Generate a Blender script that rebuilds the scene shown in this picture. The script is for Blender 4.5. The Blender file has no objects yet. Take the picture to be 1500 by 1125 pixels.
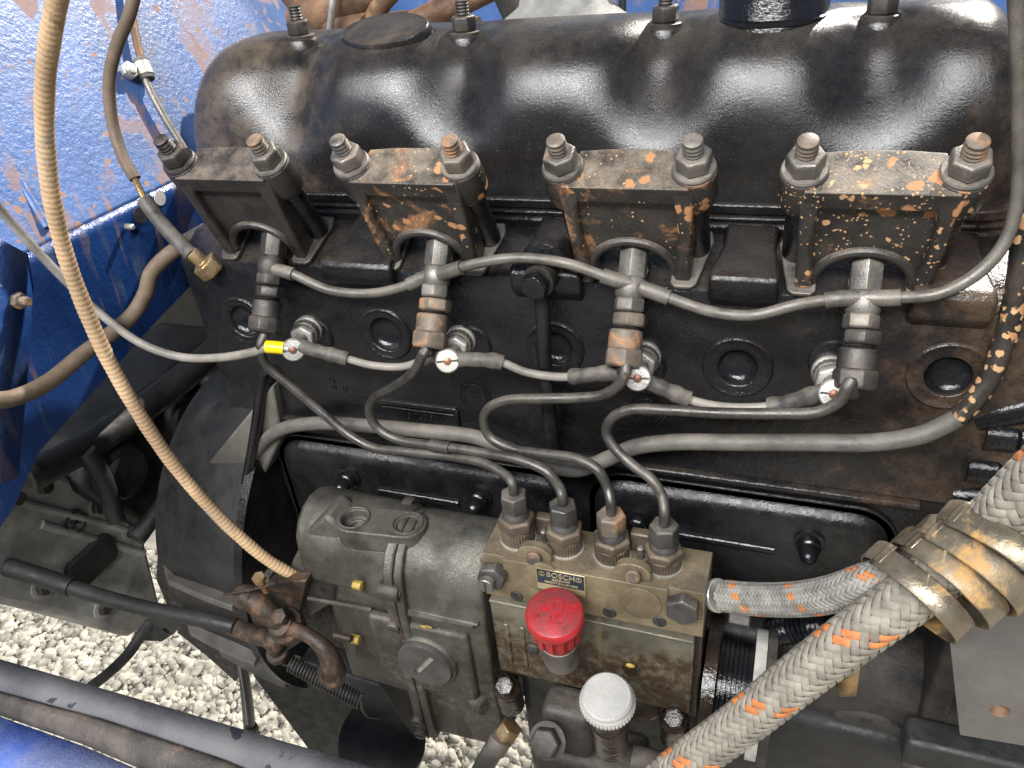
import bpy, bmesh, math, random
import numpy as np
from mathutils import Vector as V, Matrix
random.seed(7); rng = np.random.default_rng(7)
sc = bpy.context.scene
C = sc.collection
S = 0.001                                            # everything below is written in millimetres

# ------------------------------------------------------------------ camera
FPX, CXP, CYP = 1127.0, 750.0, 562.5                 # focal length and centre in photograph pixels
CAM = V((320.88, -388.64, 192.28))
RIGHT = V((0.94192175, 0.3237738, -0.08918487)); DOWN = V((0.10270352, -0.53055371, -0.84140641)); FWD = V((-0.31974271, 0.7833794, -0.53299279))
cam = bpy.data.cameras.new('camera'); camo = bpy.data.objects.new('camera', cam); C.objects.link(camo)
camo.matrix_world = Matrix(((RIGHT.x, -DOWN.x, -FWD.x, CAM.x*S), (RIGHT.y, -DOWN.y, -FWD.y, CAM.y*S), (RIGHT.z, -DOWN.z, -FWD.z, CAM.z*S), (0, 0, 0, 1)))
cam.sensor_width = 36; cam.lens = 36*FPX/1500; cam.clip_start = 0.01; cam.clip_end = 500
sc.camera = camo
# ------------------------------------------------------------------ sky, sun, exposure
SUN = V((0.26, 0.74, 0.62)).normalized()
w = bpy.data.worlds.new('World'); sc.world = w; w.use_nodes = True
nt = w.node_tree; bg = nt.nodes['Background']; sky = nt.nodes.new('ShaderNodeTexSky')
sky.sky_type = 'NISHITA'; sky.sun_disc = False
sky.sun_elevation = math.asin(SUN.z); sky.sun_rotation = math.atan2(SUN.x, SUN.y)
nt.links.new(sky.outputs[0], bg.inputs[0]); bg.inputs[1].default_value = 0.05
sl = bpy.data.lights.new('sun', 'SUN'); sl.energy = 5.0; sl.angle = math.radians(0.6); sl.color = (1, .95, .88)
so = bpy.data.objects.new('sun', sl); C.objects.link(so); so.rotation_euler = (-SUN).to_track_quat('-Z', 'Y').to_euler()
def area(name, loc, target, sx, sy, energy, col=(1, 1, 1)):
    l = bpy.data.lights.new(name, 'AREA'); l.shape = 'RECTANGLE'; l.size = sx; l.size_y = sy; l.energy = energy; l.color = col
    o = bpy.data.objects.new(name, l); C.objects.link(o); o.location = loc
    o.rotation_euler = (V(target)-V(loc)).to_track_quat('-Z', 'Y').to_euler()
area('added_sky_lamp', (0.05, -1.30, 1.25), (0.2, 0.0, 0.0), 1.7, 0.30, 62)  # added lamp in place of open sky, for the bright bands on the cover
vs = sc.view_settings; vs.view_transform = 'Standard'; vs.look = 'None'; vs.exposure = 0.45; vs.gamma = 1; vs.use_curve_mapping = False
sc.cycles.use_denoising = True
sc.cycles.max_bounces = 8

# ------------------------------------------------------------------ helpers
def G(u, v, Y=None, X=None, Z=None):                 # point of the place seen at a pixel, on a given plane
    r = RIGHT*((u-CXP)/FPX) + DOWN*((v-CYP)/FPX) + FWD
    if Y is not None: t = (Y-CAM.y)/r.y
    elif X is not None: t = (X-CAM.x)/r.x
    else: t = (Z-CAM.z)/r.z
    return CAM + r*t
def frame(ax):
    ax = V(ax).normalized()
    h = V((0, 0, 1)) if abs(ax.z) < .9 else V((1, 0, 0))
    u = h.cross(ax).normalized(); return u, ax.cross(u), ax
def smooth_path(pts, step=2.0):
    pts = [V(p) for p in pts]
    if len(pts) == 2:
        n = max(1, int((pts[1]-pts[0]).length/step)); return [pts[0].lerp(pts[1], i/n) for i in range(n+1)]
    e = [pts[0]*2-pts[1]] + pts + [pts[-1]*2-pts[-2]]
    out = []
    for i in range(1, len(e)-2):
        p0, p1, p2, p3 = e[i-1:i+3]
        t0 = 0; t1 = t0+max(1e-3, (p1-p0).length)**.5; t2 = t1+max(1e-3, (p2-p1).length)**.5; t3 = t2+max(1e-3, (p3-p2).length)**.5
        n = max(2, int((p2-p1).length/step))
        for k in range(n):
            t = t1+(t2-t1)*k/n
            a1 = p0*((t1-t)/(t1-t0))+p1*((t-t0)/(t1-t0)); a2 = p1*((t2-t)/(t2-t1))+p2*((t-t1)/(t2-t1)); a3 = p2*((t3-t)/(t3-t2))+p3*((t-t2)/(t3-t2))
            b1 = a1*((t2-t)/(t2-t0))+a2*((t-t0)/(t2-t0)); b2 = a2*((t3-t)/(t3-t1))+a3*((t-t1)/(t3-t1))
            out.append(b1*((t2-t)/(t2-t1))+b2*((t-t1)/(t2-t1)))
    out.append(pts[-1]); return out
def frames(path):
    fr = []; u = None
    for i, p in enumerate(path):
        t = (path[min(i+1, len(path)-1)]-path[max(i-1, 0)]).normalized()
        if u is None: u = frame(t)[0]
        u = (u-t*u.dot(t)).normalized(); fr.append((u, t.cross(u), t))
    return fr
class MB:
    def __init__(s): s.v = []; s.f = []
    def add(s, vs, fs):
        o = len(s.v); s.v += [V(p) for p in vs]; s.f += [tuple(i+o for i in f) for f in fs]; return s
    def box(s, c, size, R=None):
        c = V(c); a, b, d = [x/2 for x in size]; R = R or (V((1, 0, 0)), V((0, 1, 0)), V((0, 0, 1)))
        vs = [c+R[0]*(x*a)+R[1]*(y*b)+R[2]*(z*d) for z in (-1, 1) for y in (-1, 1) for x in (-1, 1)]
        return s.add(vs, [(0, 2, 3, 1), (4, 5, 7, 6), (0, 1, 5, 4), (2, 6, 7, 3), (0, 4, 6, 2), (1, 3, 7, 5)])
    def prism(s, poly, m0, m1):                       # poly 2D, m0/m1 map a 2D point to the two end faces
        n = len(poly); vs = [m0(*p) for p in poly]+[m1(*p) for p in poly]
        return s.add(vs, [tuple(range(n))[::-1], tuple(range(n, 2*n))]+[(i, (i+1) % n, n+(i+1) % n, n+i) for i in range(n)])
    def lathe(s, prof, o, ax, n=24, mod=None, rot=0, capped=True):   # prof: (radius, height along axis)
        o = V(o); u, w_, a = frame(ax); vs = []; fs = []
        for j, (r, h) in enumerate(prof):
            for k in range(n):
                th = rot+2*math.pi*k/n; rr = r*(mod(k, j) if mod else 1)
                vs.append(o+a*h+u*(rr*math.cos(th))+w_*(rr*math.sin(th)))
        m = len(prof)
        for j in range(m-1):
            for k in range(n): fs.append((j*n+k, j*n+(k+1) % n, (j+1)*n+(k+1) % n, (j+1)*n+k))
        if capped: fs += [tuple(range(n))[::-1], tuple((m-1)*n+k for k in range(n))]
        return s.add(vs, fs)
    def hex(s, o, ax, af, h, rot=0.0, ch=.12):
        r = af/2/math.cos(math.pi/6)
        return s.lathe([(r*(1-ch), 0), (r, r*.10), (r, h-r*.12), (r*(1-ch), h)], o, ax, 6, rot=rot)
    def thread(s, o, ax, r, h, pitch=1.5):
        pr = [(r*.82, 0)]; z = pitch/2
        while z < h-pitch*.8: pr += [(r, z), (r*.86, z+pitch/2)]; z += pitch
        pr += [(r*.96, z), (r*.93, h-.6), (r*.75, h)]
        return s.lathe(pr, o, ax, 18)
    def tube(s, pts, r, n=14, step=2.0, rmod=None):
        path = smooth_path(pts, step); fr = frames(path); vs = []; fs = []
        for i, p in enumerate(path):
            rr = r*(rmod(i, i/(len(path)-1)) if rmod else 1)
            for k in range(n):
                th = 2*math.pi*k/n; vs.append(p+fr[i][0]*(rr*math.cos(th))+fr[i][1]*(rr*math.sin(th)))
        m = len(path)
        for i in range(m-1):
            for k in range(n): fs.append((i*n+k, i*n+(k+1) % n, (i+1)*n+(k+1) % n, (i+1)*n+k))
        fs += [tuple(range(n))[::-1], tuple((m-1)*n+k for k in range(n))]
        return s.add(vs, fs)
    def ball(s, c, r, n=16, sq=(1, 1, 1)):
        pr = [(max(.01, r*math.sin(math.pi*i/10)), -r*math.cos(math.pi*i/10)) for i in range(11)]
        b = MB().lathe(pr, (0, 0, 0), (0, 0, 1), n)
        return s.add([V(c)+V((p.x*sq[0], p.y*sq[1], p.z*sq[2])) for p in b.v], b.f)
def root_of(o):
    while o.parent: o = o.parent
    return o
def mk(name, mb, m, parent=None, bevel=0, seg=2, ang=35, sub=0):
    off = root_of(parent).location/S if parent else V((0, 0, 0))
    me = bpy.data.meshes.new(name); me.from_pydata([(p-off)*S for p in mb.v], [], mb.f); me.update()
    bm = bmesh.new(); bm.from_mesh(me); bmesh.ops.recalc_face_normals(bm, faces=bm.faces); bm.to_mesh(me); bm.free()
    me.shade_smooth(); me.set_sharp_from_angle(angle=math.radians(ang))
    o = bpy.data.objects.new(name, me); C.objects.link(o); o.data.materials.append(m)
    if parent: o.parent = parent
    if bevel:
        b = o.modifiers.new('bevel', 'BEVEL'); b.width = bevel*S; b.segments = seg; b.limit_method = 'ANGLE'; b.angle_limit = math.radians(32); b.harden_normals = False
        me.set_sharp_from_angle(angle=math.radians(50))
    if sub: d = o.modifiers.new('sub', 'SUBSURF'); d.levels = d.render_levels = sub
    return o
def tag(o, label, cat, group=None):
    o['label'] = label; o['category'] = cat
    if group: o['group'] = group
    return o
def thing(name, loc, label, cat, group=None):
    o = bpy.data.objects.new(name, None); C.objects.link(o); o.location = V(loc)*S; o.empty_display_size = .01
    return tag(o, label, cat, group)
def cut(o, mb):                                       # bore real holes out of a part
    t = mk('cutter', mb, o.data.materials[0]); t.location = -root_of(o).location if o.parent else (0, 0, 0)
    if o.parent: t.parent = o.parent; t.location = (0, 0, 0); t.data.transform(Matrix.Translation(-root_of(o).location))
    bo = o.modifiers.new('cut', 'BOOLEAN'); bo.object = t; bo.solver = 'EXACT'; bo.operation = 'DIFFERENCE'; bo.use_self = True
    bpy.context.view_layer.update()
    me = bpy.data.meshes.new_from_object(o.evaluated_get(bpy.context.evaluated_depsgraph_get()))
    o.modifiers.clear(); o.data = me; me.shade_smooth(); me.set_sharp_from_angle(angle=math.radians(40))
    bpy.data.objects.remove(t)
    return o
def text(name, body, size, o, ex, ey, m, parent, depth=.4, align='CENTER'):
    cu = bpy.data.curves.new('txt', 'FONT'); cu.body = body; cu.size = size*S; cu.extrude = depth*S; cu.align_x = align; cu.align_y = 'CENTER'; cu.bevel_depth = .08*S
    t = bpy.data.objects.new('txt', cu); C.objects.link(t); bpy.context.view_layer.update()
    me = bpy.data.meshes.new_from_object(t.evaluated_get(bpy.context.evaluated_depsgraph_get())); bpy.data.objects.remove(t)
    ex = V(ex).normalized(); ey = V(ey).normalized(); ez = ex.cross(ey); off = root_of(parent).location/S; p = (V(o)-off)*S
    me.transform(Matrix(((ex.x, ey.x, ez.x, p.x), (ex.y, ey.y, ez.y, p.y), (ex.z, ey.z, ez.z, p.z), (0, 0, 0, 1))))
    ob = bpy.data.objects.new(name, me); C.objects.link(ob); me.materials.clear(); me.materials.append(m); ob.parent = parent
    return ob

# ------------------------------------------------------------------ materials
def mat(name, base, rough=.4, metal=0.0, var=.35, vs_=50, bump=.2, bs=700, dust=None, rust=None, splat=None, speck=0, coat=0, rvar=.15, bump2=None, streak=None, stain=None):
    m = bpy.data.materials.new(name); m.use_nodes = True; n = m.node_tree.nodes; l = m.node_tree.links; b = n['Principled BSDF']
    pos = n.new('ShaderNodeNewGeometry')
    def noise(scale, det=4, ro=.6, dist=0):
        x = n.new('ShaderNodeTexNoise'); x.inputs['Scale'].default_value = scale; x.inputs['Detail'].default_value = det; x.inputs['Roughness'].default_value = ro; x.inputs['Distortion'].default_value = dist
        l.new(pos.outputs['Position'], x.inputs['Vector']); return x.outputs['Fac']
    def ramp(f, a, c):
        x = n.new('ShaderNodeMapRange'); x.interpolation_type = 'SMOOTHSTEP'; x.inputs[1].default_value = a; x.inputs[2].default_value = c; l.new(f, x.inputs[0]); return x.outputs[0]
    def mth(op, a, c):
        x = n.new('ShaderNodeMath'); x.operation = op
        for i, q in enumerate((a, c)):
            if isinstance(q, (int, float)): x.inputs[i].default_value = q
            else: l.new(q, x.inputs[i])
        return x.outputs[0]
    def mix(f, a, c):
        x = n.new('ShaderNodeMix'); x.data_type = 'RGBA'
        if isinstance(f, (int, float)): x.inputs[0].default_value = f
        else: l.new(f, x.inputs[0])
        for i, q in ((6, a), (7, c)):
            if isinstance(q, tuple): x.inputs[i].default_value = (*q, 1)
            else: l.new(q, x.inputs[i])
        return x.outputs[2]
    col = mix(ramp(noise(vs_), .3, .7), tuple(c*(1-var) for c in base), tuple(min(1, c*(1+var)) for c in base))
    rg = mth('ADD', mth('MULTIPLY', ramp(noise(vs_*1.7), .3, .7), rvar*2), rough-rvar)
    met = None
    def layer(mask, c, r):
        nonlocal col, rg, met
        col = mix(mask, col, c); rg = mth('ADD', mth('MULTIPLY', rg, mth('SUBTRACT', 1, mask)), mth('MULTIPLY', mask, r))
        met = mth('SUBTRACT', 1, mask) if met is None else mth('MULTIPLY', met, mth('SUBTRACT', 1, mask))
    if dust:                                          # settled dust: (colour, base amount, extra on faces that look up, patch scale)
        dc, amt, up, ds = dust
        sx = n.new('ShaderNodeSeparateXYZ'); l.new(pos.outputs['Normal'], sx.inputs[0])
        up_ = mth('MULTIPLY', ramp(sx.outputs['Z'], .15, 1.0), up)
        k = mth('MULTIPLY', ramp(noise(ds, 6, .7), .28, .72), mth('ADD', up_, amt))
        fine = ramp(noise(1300, 4, .7), .12, .66)
        layer(mth('MULTIPLY', k, fine), dc, .85)
    if rust:                                          # cloudy rust or mud: (colour, threshold, scale, strength)
        c, th, s_, st = rust
        layer(mth('MULTIPLY', mth('MULTIPLY', ramp(noise(s_, 5, .65, .6), th, th+.16), st), ramp(noise(s_*7, 4, .7), .2, .6)), c, .8)
    if stain:                                         # colour change towards one end of a part, oil or mud on most: (axis, from, to in metres, colour, roughness, strength)
        for ax_, a_, c_, cc, rr, st in stain:
            sp = n.new('ShaderNodeSeparateXYZ'); l.new(pos.outputs['Position'], sp.inputs[0])
            wob = mth('MULTIPLY', mth('SUBTRACT', noise(45, 5, .65), .5), (c_-a_)*2.6)
            k = ramp(mth('ADD', sp.outputs[ax_], wob), min(a_, c_), max(a_, c_))
            if c_ < a_: k = mth('SUBTRACT', 1, k)
            layer(mth('MULTIPLY', mth('MULTIPLY', k, st), ramp(noise(160, 5, .7), .2, .6)), cc, rr)
    if streak:                                        # runs that trickled down: (colour, threshold, scale, strength)
        for c, th, s_, st in streak:
            mp = n.new('ShaderNodeMapping'); mp.inputs['Scale'].default_value = (1, 1, .13); l.new(pos.outputs['Position'], mp.inputs[0])
            x = n.new('ShaderNodeTexNoise'); x.inputs['Scale'].default_value = s_; x.inputs['Detail'].default_value = 3; x.inputs['Distortion'].default_value = .5; l.new(mp.outputs[0], x.inputs['Vector'])
            layer(mth('MULTIPLY', mth('MULTIPLY', ramp(x.outputs['Fac'], th, th+.04), ramp(noise(s_*.25, 2), .42, .6)), st), c, .8)
    if splat:                                         # spattered mud drops: (colour, drop size 0-1, scale, density threshold)
        for c, rad, s_, th in splat:
            vo = n.new('ShaderNodeTexVoronoi'); vo.inputs['Scale'].default_value = s_; vo.inputs['Randomness'].default_value = 1
            nz = n.new('ShaderNodeTexNoise'); nz.inputs['Scale'].default_value = s_*1.3; nz.inputs['Detail'].default_value = 3
            l.new(pos.outputs['Position'], nz.inputs['Vector'])
            va = n.new('ShaderNodeVectorMath'); va.operation = 'MULTIPLY_ADD'; va.inputs[1].default_value = (.9/s_,)*3
            l.new(nz.outputs['Color'], va.inputs[0]); l.new(pos.outputs['Position'], va.inputs[2]); l.new(va.outputs[0], vo.inputs['Vector'])
            sp = n.new('ShaderNodeSeparateXYZ'); l.new(vo.outputs['Color'], sp.inputs[0])
            on = ramp(mth('MULTIPLY', sp.outputs[0], ramp(noise(s_*.18, 2), .35, .6)), th, th+.02)
            d = mth('SUBTRACT', 1, ramp(vo.outputs['Distance'], rad*.75, rad))
            layer(mth('MULTIPLY', mth('MULTIPLY', on, d), .92), c, .85)
    if speck:
        layer(mth('MULTIPLY', ramp(noise(2600, 2, .5), .70, .76), speck), (.38, .34, .29), .7)
    l.new(col, b.inputs['Base Color']); l.new(rg, b.inputs['Roughness'])
    if metal:
        l.new(mth('MULTIPLY', met, metal) if met is not None else mth('MULTIPLY', metal, 1.0), b.inputs['Metallic'])
    b.inputs['Coat Weight'].default_value = coat; b.inputs['Coat Roughness'].default_value = .15
    h = noise(bs, 4, .65)
    if bump2: h = mth('ADD', h, mth('MULTIPLY', noise(bump2[0], 3, .5), bump2[1]))
    bp = n.new('ShaderNodeBump'); bp.inputs['Strength'].default_value = min(1, bump); bp.inputs['Distance'].default_value = .001
    l.new(h, bp.inputs['Height']); l.new(bp.outputs[0], b.inputs['Normal'])
    return m
MUD = (.42, .20, .085); DUST = (.22, .17, .125); PALE = (.54, .32, .155)
M = dict(
 cover=mat('black_cover_paint', (.008, .008, .009), .18, var=.4, bump=.26, bs=900, dust=((.17, .135, .10), .06, .3, 22), speck=.8, bump2=(45, 1.0), rust=((.17, .11, .065), .62, 14, .4), rvar=.04, stain=((0, .04, -.10, (.15, .11, .075), .5, .45), (0, .38, .47, (.12, .075, .045), .5, .4))),
 black=mat('black_engine_paint', (.006, .006, .007), .20, var=.4, bump=.55, bs=450, dust=(DUST, .015, .18, 30), speck=.7, bump2=(80, 2.4), rvar=.07, stain=((0, .35, .47, (.11, .066, .038), .45, .6),), rust=((.20, .10, .05), .66, 45, .6)),
 gloss=mat('wet_black_paint', (.007, .007, .008), .14, bump=.4, bs=350, speck=.2, rvar=.06),
 blockp=mat('black_block_paint', (.006, .006, .007), .27, var=.4, bump=.45, bs=450, dust=(DUST, .02, .15, 25), speck=.5, bump2=(60, 1.5)),
 clamp=mat('black_clamp_paint', (.014, .013, .013), .33, bump=.3, bs=700, dust=((.26, .205, .155), .14, .75, 40), speck=.4, rvar=.1),
 clampm=mat('muddy_clamp_paint', (.015, .014, .013), .34, bump=.3, bs=700, dust=((.36, .29, .215), .10, .7, 40), rust=(MUD, .53, 42, .85), splat=((PALE, .30, 420, .70), (MUD, .42, 130, .66)), speck=.6),
 clamps=mat('spattered_clamp_paint', (.014, .013, .013), .32, bump=.3, bs=700, dust=((.36, .30, .225), .10, .65, 40), rust=(MUD, .58, 40, .75), splat=((PALE, .34, 480, .50), (PALE, .40, 200, .60), (MUD, .50, 95, .55)), speck=.6),
 steel=mat('dusty_steel', (.16, .15, .135), .42, .75, bump=.3, bs=900, dust=((.30, .25, .19), .25, .5, 60), rust=((.34, .19, .10), .58, 70, .6)),
 dark=mat('dark_steel', (.05, .048, .045), .42, .6, bump=.3, bs=900, dust=(DUST, .2, .4, 60), rust=((.25, .13, .06), .62, 60, .5)),
 rusty=mat('rusty_steel', (.13, .11, .09), .5, .5, bump=.4, bs=900, dust=((.30, .23, .16), .3, .4, 60), rust=((.40, .20, .09), .47, 60, .75)),
 pipe=mat('grey_steel_pipe', (.075, .071, .066), .34, .75, bump=.2, bs=900, dust=((.22, .19, .15), .28, .45, 40), rust=((.45, .22, .11), .66, 50, .8)),
 pipe2=mat('dusty_return_pipe', (.12, .112, .10), .42, .55, bump=.25, bs=900, dust=((.26, .225, .175), .4, .5, 40), rust=((.45, .22, .11), .64, 45, .8)),
 hose=mat('grey_rubber_hose', (.08, .076, .068), .5, 0, bump=.3, bs=700, dust=((.23, .2, .16), .4, .6, 30), rust=((.42, .22, .11), .68, 35, .7)),
 mudhose=mat('muddy_black_hose', (.014, .014, .014), .3, bump=.2, bs=600, dust=((.28, .2, .13), .15, .5, 30), splat=((PALE, .42, 190, .12), (MUD, .5, 120, .3)), rust=(MUD, .6, 30, .6)),
 alu=mat('dirty_aluminium', (.118, .112, .094), .32, .75, var=.55, vs_=35, bump=.5, bs=900, dust=((.085, .074, .055), .55, -.1, 28), rust=((.035, .029, .022), .45, 22, .85), stain=((2, -.215, -.262, (.018, .013, .009), .25, .9),), speck=.5, streak=(((.03, .024, .016), .55, 60, .7),), bump2=(3000, .5)),  # darkens towards the bottom; the dark coat thins on upward faces
 brassy=mat('yellowed_pump_body', (.25, .198, .118), .44, .5, var=.35, vs_=45, bump=.4, bs=900, dust=((.075, .058, .040), .42, 1.0, 32), rust=((.10, .075, .045), .50, 40, .7), speck=.4),
 plate=mat('stained_cover_plate', (.20, .185, .14), .36, .55, stain=((2, -.197, -.222, (.035, .018, .007), .18, .96),), streak=(((.035, .026, .015), .54, 50, .8), ((.26, .18, .08), .6, 40, .5)), var=.35, vs_=30, bump=.35, bs=800, dust=((.08, .065, .045), .4, .1, 35), rust=((.05, .038, .022), .52, 22, .7), speck=.35),
 oily=mat('oily_black_iron', (.022, .015, .009), .15, 0, bump=.5, bs=350, var=.5, bump2=(120, 2), rvar=.1),
 iron=mat('dark_dusty_iron', (.024, .023, .022), .5, .2, bump=.4, bs=700, dust=((.16, .13, .10), .3, .4, 40)),
 brownlink=mat('rusty_linkage', (.03, .021, .015), .48, .3, bump=.5, bs=600, dust=((.09, .06, .04), .3, .3, 60), rust=((.20, .10, .05), .5, 60, .5)),
 zinc=mat('bright_zinc', (.50, .485, .44), .35, .7, bump=.3, bs=900, dust=((.35, .30, .23), .2, .2, 80)),
 cap=mat('sandy_alloy_cap', (.50, .49, .46), .55, .35, var=.15, bump=.7, bs=1600, dust=((.36, .32, .26), .2, .2, 90)),
 nutd=mat('grey_blued_nut', (.085, .083, .08), .4, .7, bump=.3, bs=900, dust=((.22, .18, .14), .25, .6, 60)),
 nutb=mat('brown_valve_holder', (.11, .088, .066), .45, .6, bump=.3, bs=900, dust=((.22, .16, .10), .35, .4, 60)),
 red=mat('red_plastic_cap', (.36, .010, .014), .33, 0, var=.2, bump=.15, bs=700, dust=((.095, .028, .03), .12, 1.0, 70), rvar=.05),
 redd=mat('grimy_red_lettering', (.22, .02, .02), .5, bump=.2),
 yellow=mat('yellow_sleeve', (.85, .62, .01), .35, var=.1, bump=.15, bs=500),
 yseal=mat('yellow_sealing_lacquer', (.33, .23, .04), .4, rust=((.12, .09, .05), .48, 120, .8), var=.3, bump=.4, bs=500),
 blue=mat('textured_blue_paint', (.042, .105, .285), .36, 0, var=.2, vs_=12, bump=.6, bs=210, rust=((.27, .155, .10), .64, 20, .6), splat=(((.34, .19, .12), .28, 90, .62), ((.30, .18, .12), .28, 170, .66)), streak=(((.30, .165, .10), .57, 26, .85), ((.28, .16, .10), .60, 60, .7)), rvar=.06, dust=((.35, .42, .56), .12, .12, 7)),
 blueshade=mat('shaded_blue_paint', (.012, .045, .17), .28, 0, var=.3, vs_=12, bump=.7, bs=230, rust=((.2, .11, .065), .66, 24, .6), streak=(((.24, .13, .075), .58, 36, .85), ((.06, .09, .14), .56, 60, .5)), rvar=.06),  # the panel's blue again, darkened to put shade on the lower face
 rail=mat('faded_blue_rail', (.075, .077, .088), .55, 0, var=.35, vs_=14, bump=.3, bs=600, dust=((.155, .145, .136), .7, .2, 14), rust=((.38, .20, .11), .66, 25, .7), splat=(((.014, .018, .03), .30, 75, .38),)),
 railb=mat('bright_blue_rail', (.03, .12, .55), .4, 0, var=.2, bump=.2, dust=((.42, .42, .42), .4, .5, 9), splat=(((.03, .05, .12), .40, 60, .45),)),
 railw=mat('brown_worn_edge', (.07, .058, .048), .65, 0, var=.5, vs_=40, bump=.6, bs=500, rust=((.38, .20, .10), .6, 30, .7)),
 conduit=mat('tan_conduit', (.50, .335, .19), .6, 0, var=.35, vs_=16, bump=.4, bs=600, rust=((.27, .24, .20), .52, 14, .8), dust=((.50, .34, .19), .4, .3, 25), streak=(((.16, .11, .07), .6, 120, .5),)),
 rubber=mat('brown_dusty_rubber', (.10, .07, .045), .65, 0, var=.3, bump=.3, bs=600, dust=((.25, .18, .12), .4, .4, 30)),
 wire=mat('grey_wire', (.20, .185, .165), .5, 0, bump=.2, dust=((.34, .29, .22), .35, .4, 40)),
 sleeve=mat('dusty_black_sleeve', (.035, .034, .033), .55, 0, bump=.4, bs=500, dust=((.26, .22, .17), .4, .5, 50)),
 brass=mat('tarnished_brass', (.33, .22, .10), .38, .75, var=.4, vs_=60, bump=.3, bs=700, rust=((.15, .12, .09), .48, 50, .8)),
 strap=mat('stained_brass_strap', (.24, .20, .14), .33, .75, var=.35, vs_=30, bump=.3, bs=500, rust=((.48, .27, .08), .50, 42, .85), dust=((.10, .095, .088), .5, .05, 50), bump2=(60, 1)),
 braid=mat('beige_woven_braid', (.27, .245, .20), .6, 0, var=.35, vs_=90, bump=.5, bs=2500, dust=((.20, .17, .13), .35, .1, 60)),
 braidg=mat('grey_woven_braid', (.25, .238, .21), .6, 0, var=.35, vs_=120, bump=.5, bs=2500, dust=((.18, .16, .14), .35, .1, 60)),
 tracer=mat('orange_tracer_yarn', (.55, .19, .06), .65, 0, var=.3, vs_=150, bump=.5, bs=2500),
 core=mat('dark_hose_core', (.05, .045, .04), .7),
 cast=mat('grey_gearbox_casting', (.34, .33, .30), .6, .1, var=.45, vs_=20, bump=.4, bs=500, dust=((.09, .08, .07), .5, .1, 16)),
 shade=mat('grimy_black_and_shade', (.012, .012, .012), .55, bump=.4, bs=300, dust=((.06, .05, .045), .3, .2, 20)),  # grimy black parts, also the dark of slots, gaps and added backing
 bell=mat('grey_bell_housing', (.14, .128, .11), .55, .2, var=.3, vs_=25, bump=.4, bs=400, dust=((.05, .045, .04), .5, 0, 20)),
 pebble=mat('pale_gravel', (.37, .345, .285), .85, var=.45, vs_=45, bump=.4, bs=300),
 soil=mat('gravel_bed', (.26, .24, .20), .9, var=.3, vs_=40, bump=.6, bs=200),
 exh=mat('rusted_manifold', (.16, .09, .05), .6, .2, var=.5, vs_=25, bump=.5, bs=350, rust=((.34, .20, .10), .52, 22, .7)),
 plateg=mat('greyish_steel_plate', (.12, .112, .105), .5, .4, var=.25, vs_=18, bump=.35, bs=300, dust=((.26, .23, .20), .3, .1, 12)),
 nameplate=mat('dark_name_plate', (.035, .045, .055), .4, .3, bump=.1),
 tan=mat('worn_brass_lettering', (.50, .40, .24), .4, .5, bump=.1),
 cream=mat('cream_ring', (.50, .48, .43), .45, 0, bump=.1),
 copper=mat('copper_tip', (.24, .11, .07), .45, .5, bump=.2),
)
EX = V((1, 0, 0)); EY = V((0, 1, 0)); EZ = V((0, 0, 1))
AX = V((0, .5, -.866)).normalized()                  # the way the clamp studs run into the head
EN = V((0, -.866, -.5)).normalized()                 # out of the clamp faces
CI = V((0, -.56, -.83)).normalized()                 # down the injector inlets
TX = [0, 120, 240, 360]
#@@SETTING
# ------------------------------------------------------------------ ground
gm = MB().add([(-6000, -4000, -702), (4000, -4000, -702), (4000, 9000, -702), (-6000, 9000, -702)], [(0, 1, 2, 3)])
g = mk('ground', gm, M['soil']); g['kind'] = 'structure'
def gravel():
    bm = bmesh.new(); bmesh.ops.create_icosphere(bm, subdivisions=2, radius=1); bm.verts.ensure_lookup_table()
    bv = np.array([v.co[:] for v in bm.verts]); bf = np.array([[v.index for v in f.verts] for f in bm.faces]); bm.free()
    n = 13000; X = rng.uniform(-1000, 130, n); Y = rng.uniform(-60, 300, n); r = rng.gamma(6, .72, n).clip(2, 9)
    vs = []; fs = []
    for i in range(n):
        sc_ = r[i]*np.array([rng.uniform(.8, 1.35), rng.uniform(.75, 1.2), rng.uniform(.5, .8)]); d = rng.normal(0, .17, (len(bv), 1))
        p = bv*(1+d)*sc_; a = rng.uniform(0, 6.28); b = rng.normal(0, .3); ca, sa, cb, sb = math.cos(a), math.sin(a), math.cos(b), math.sin(b)
        p = p@np.array([[1, 0, 0], [0, cb, -sb], [0, sb, cb]])@np.array([[ca, -sa, 0], [sa, ca, 0], [0, 0, 1]])
        vs.append(p+[X[i], Y[i], -700+r[i]*.3]); fs.append(bf+i*len(bv))
    me = bpy.data.meshes.new('gravel'); me.from_pydata((np.concatenate(vs)*S).tolist(), [], np.concatenate(fs).tolist()); me.shade_smooth()
    o = bpy.data.objects.new('gravel', me); C.objects.link(o); me.materials.append(M['pebble'])
    o['label'] = 'pale sunlit gravel on the ground under the engine'; o['category'] = 'gravel'; o['kind'] = 'stuff'
gravel()

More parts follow.
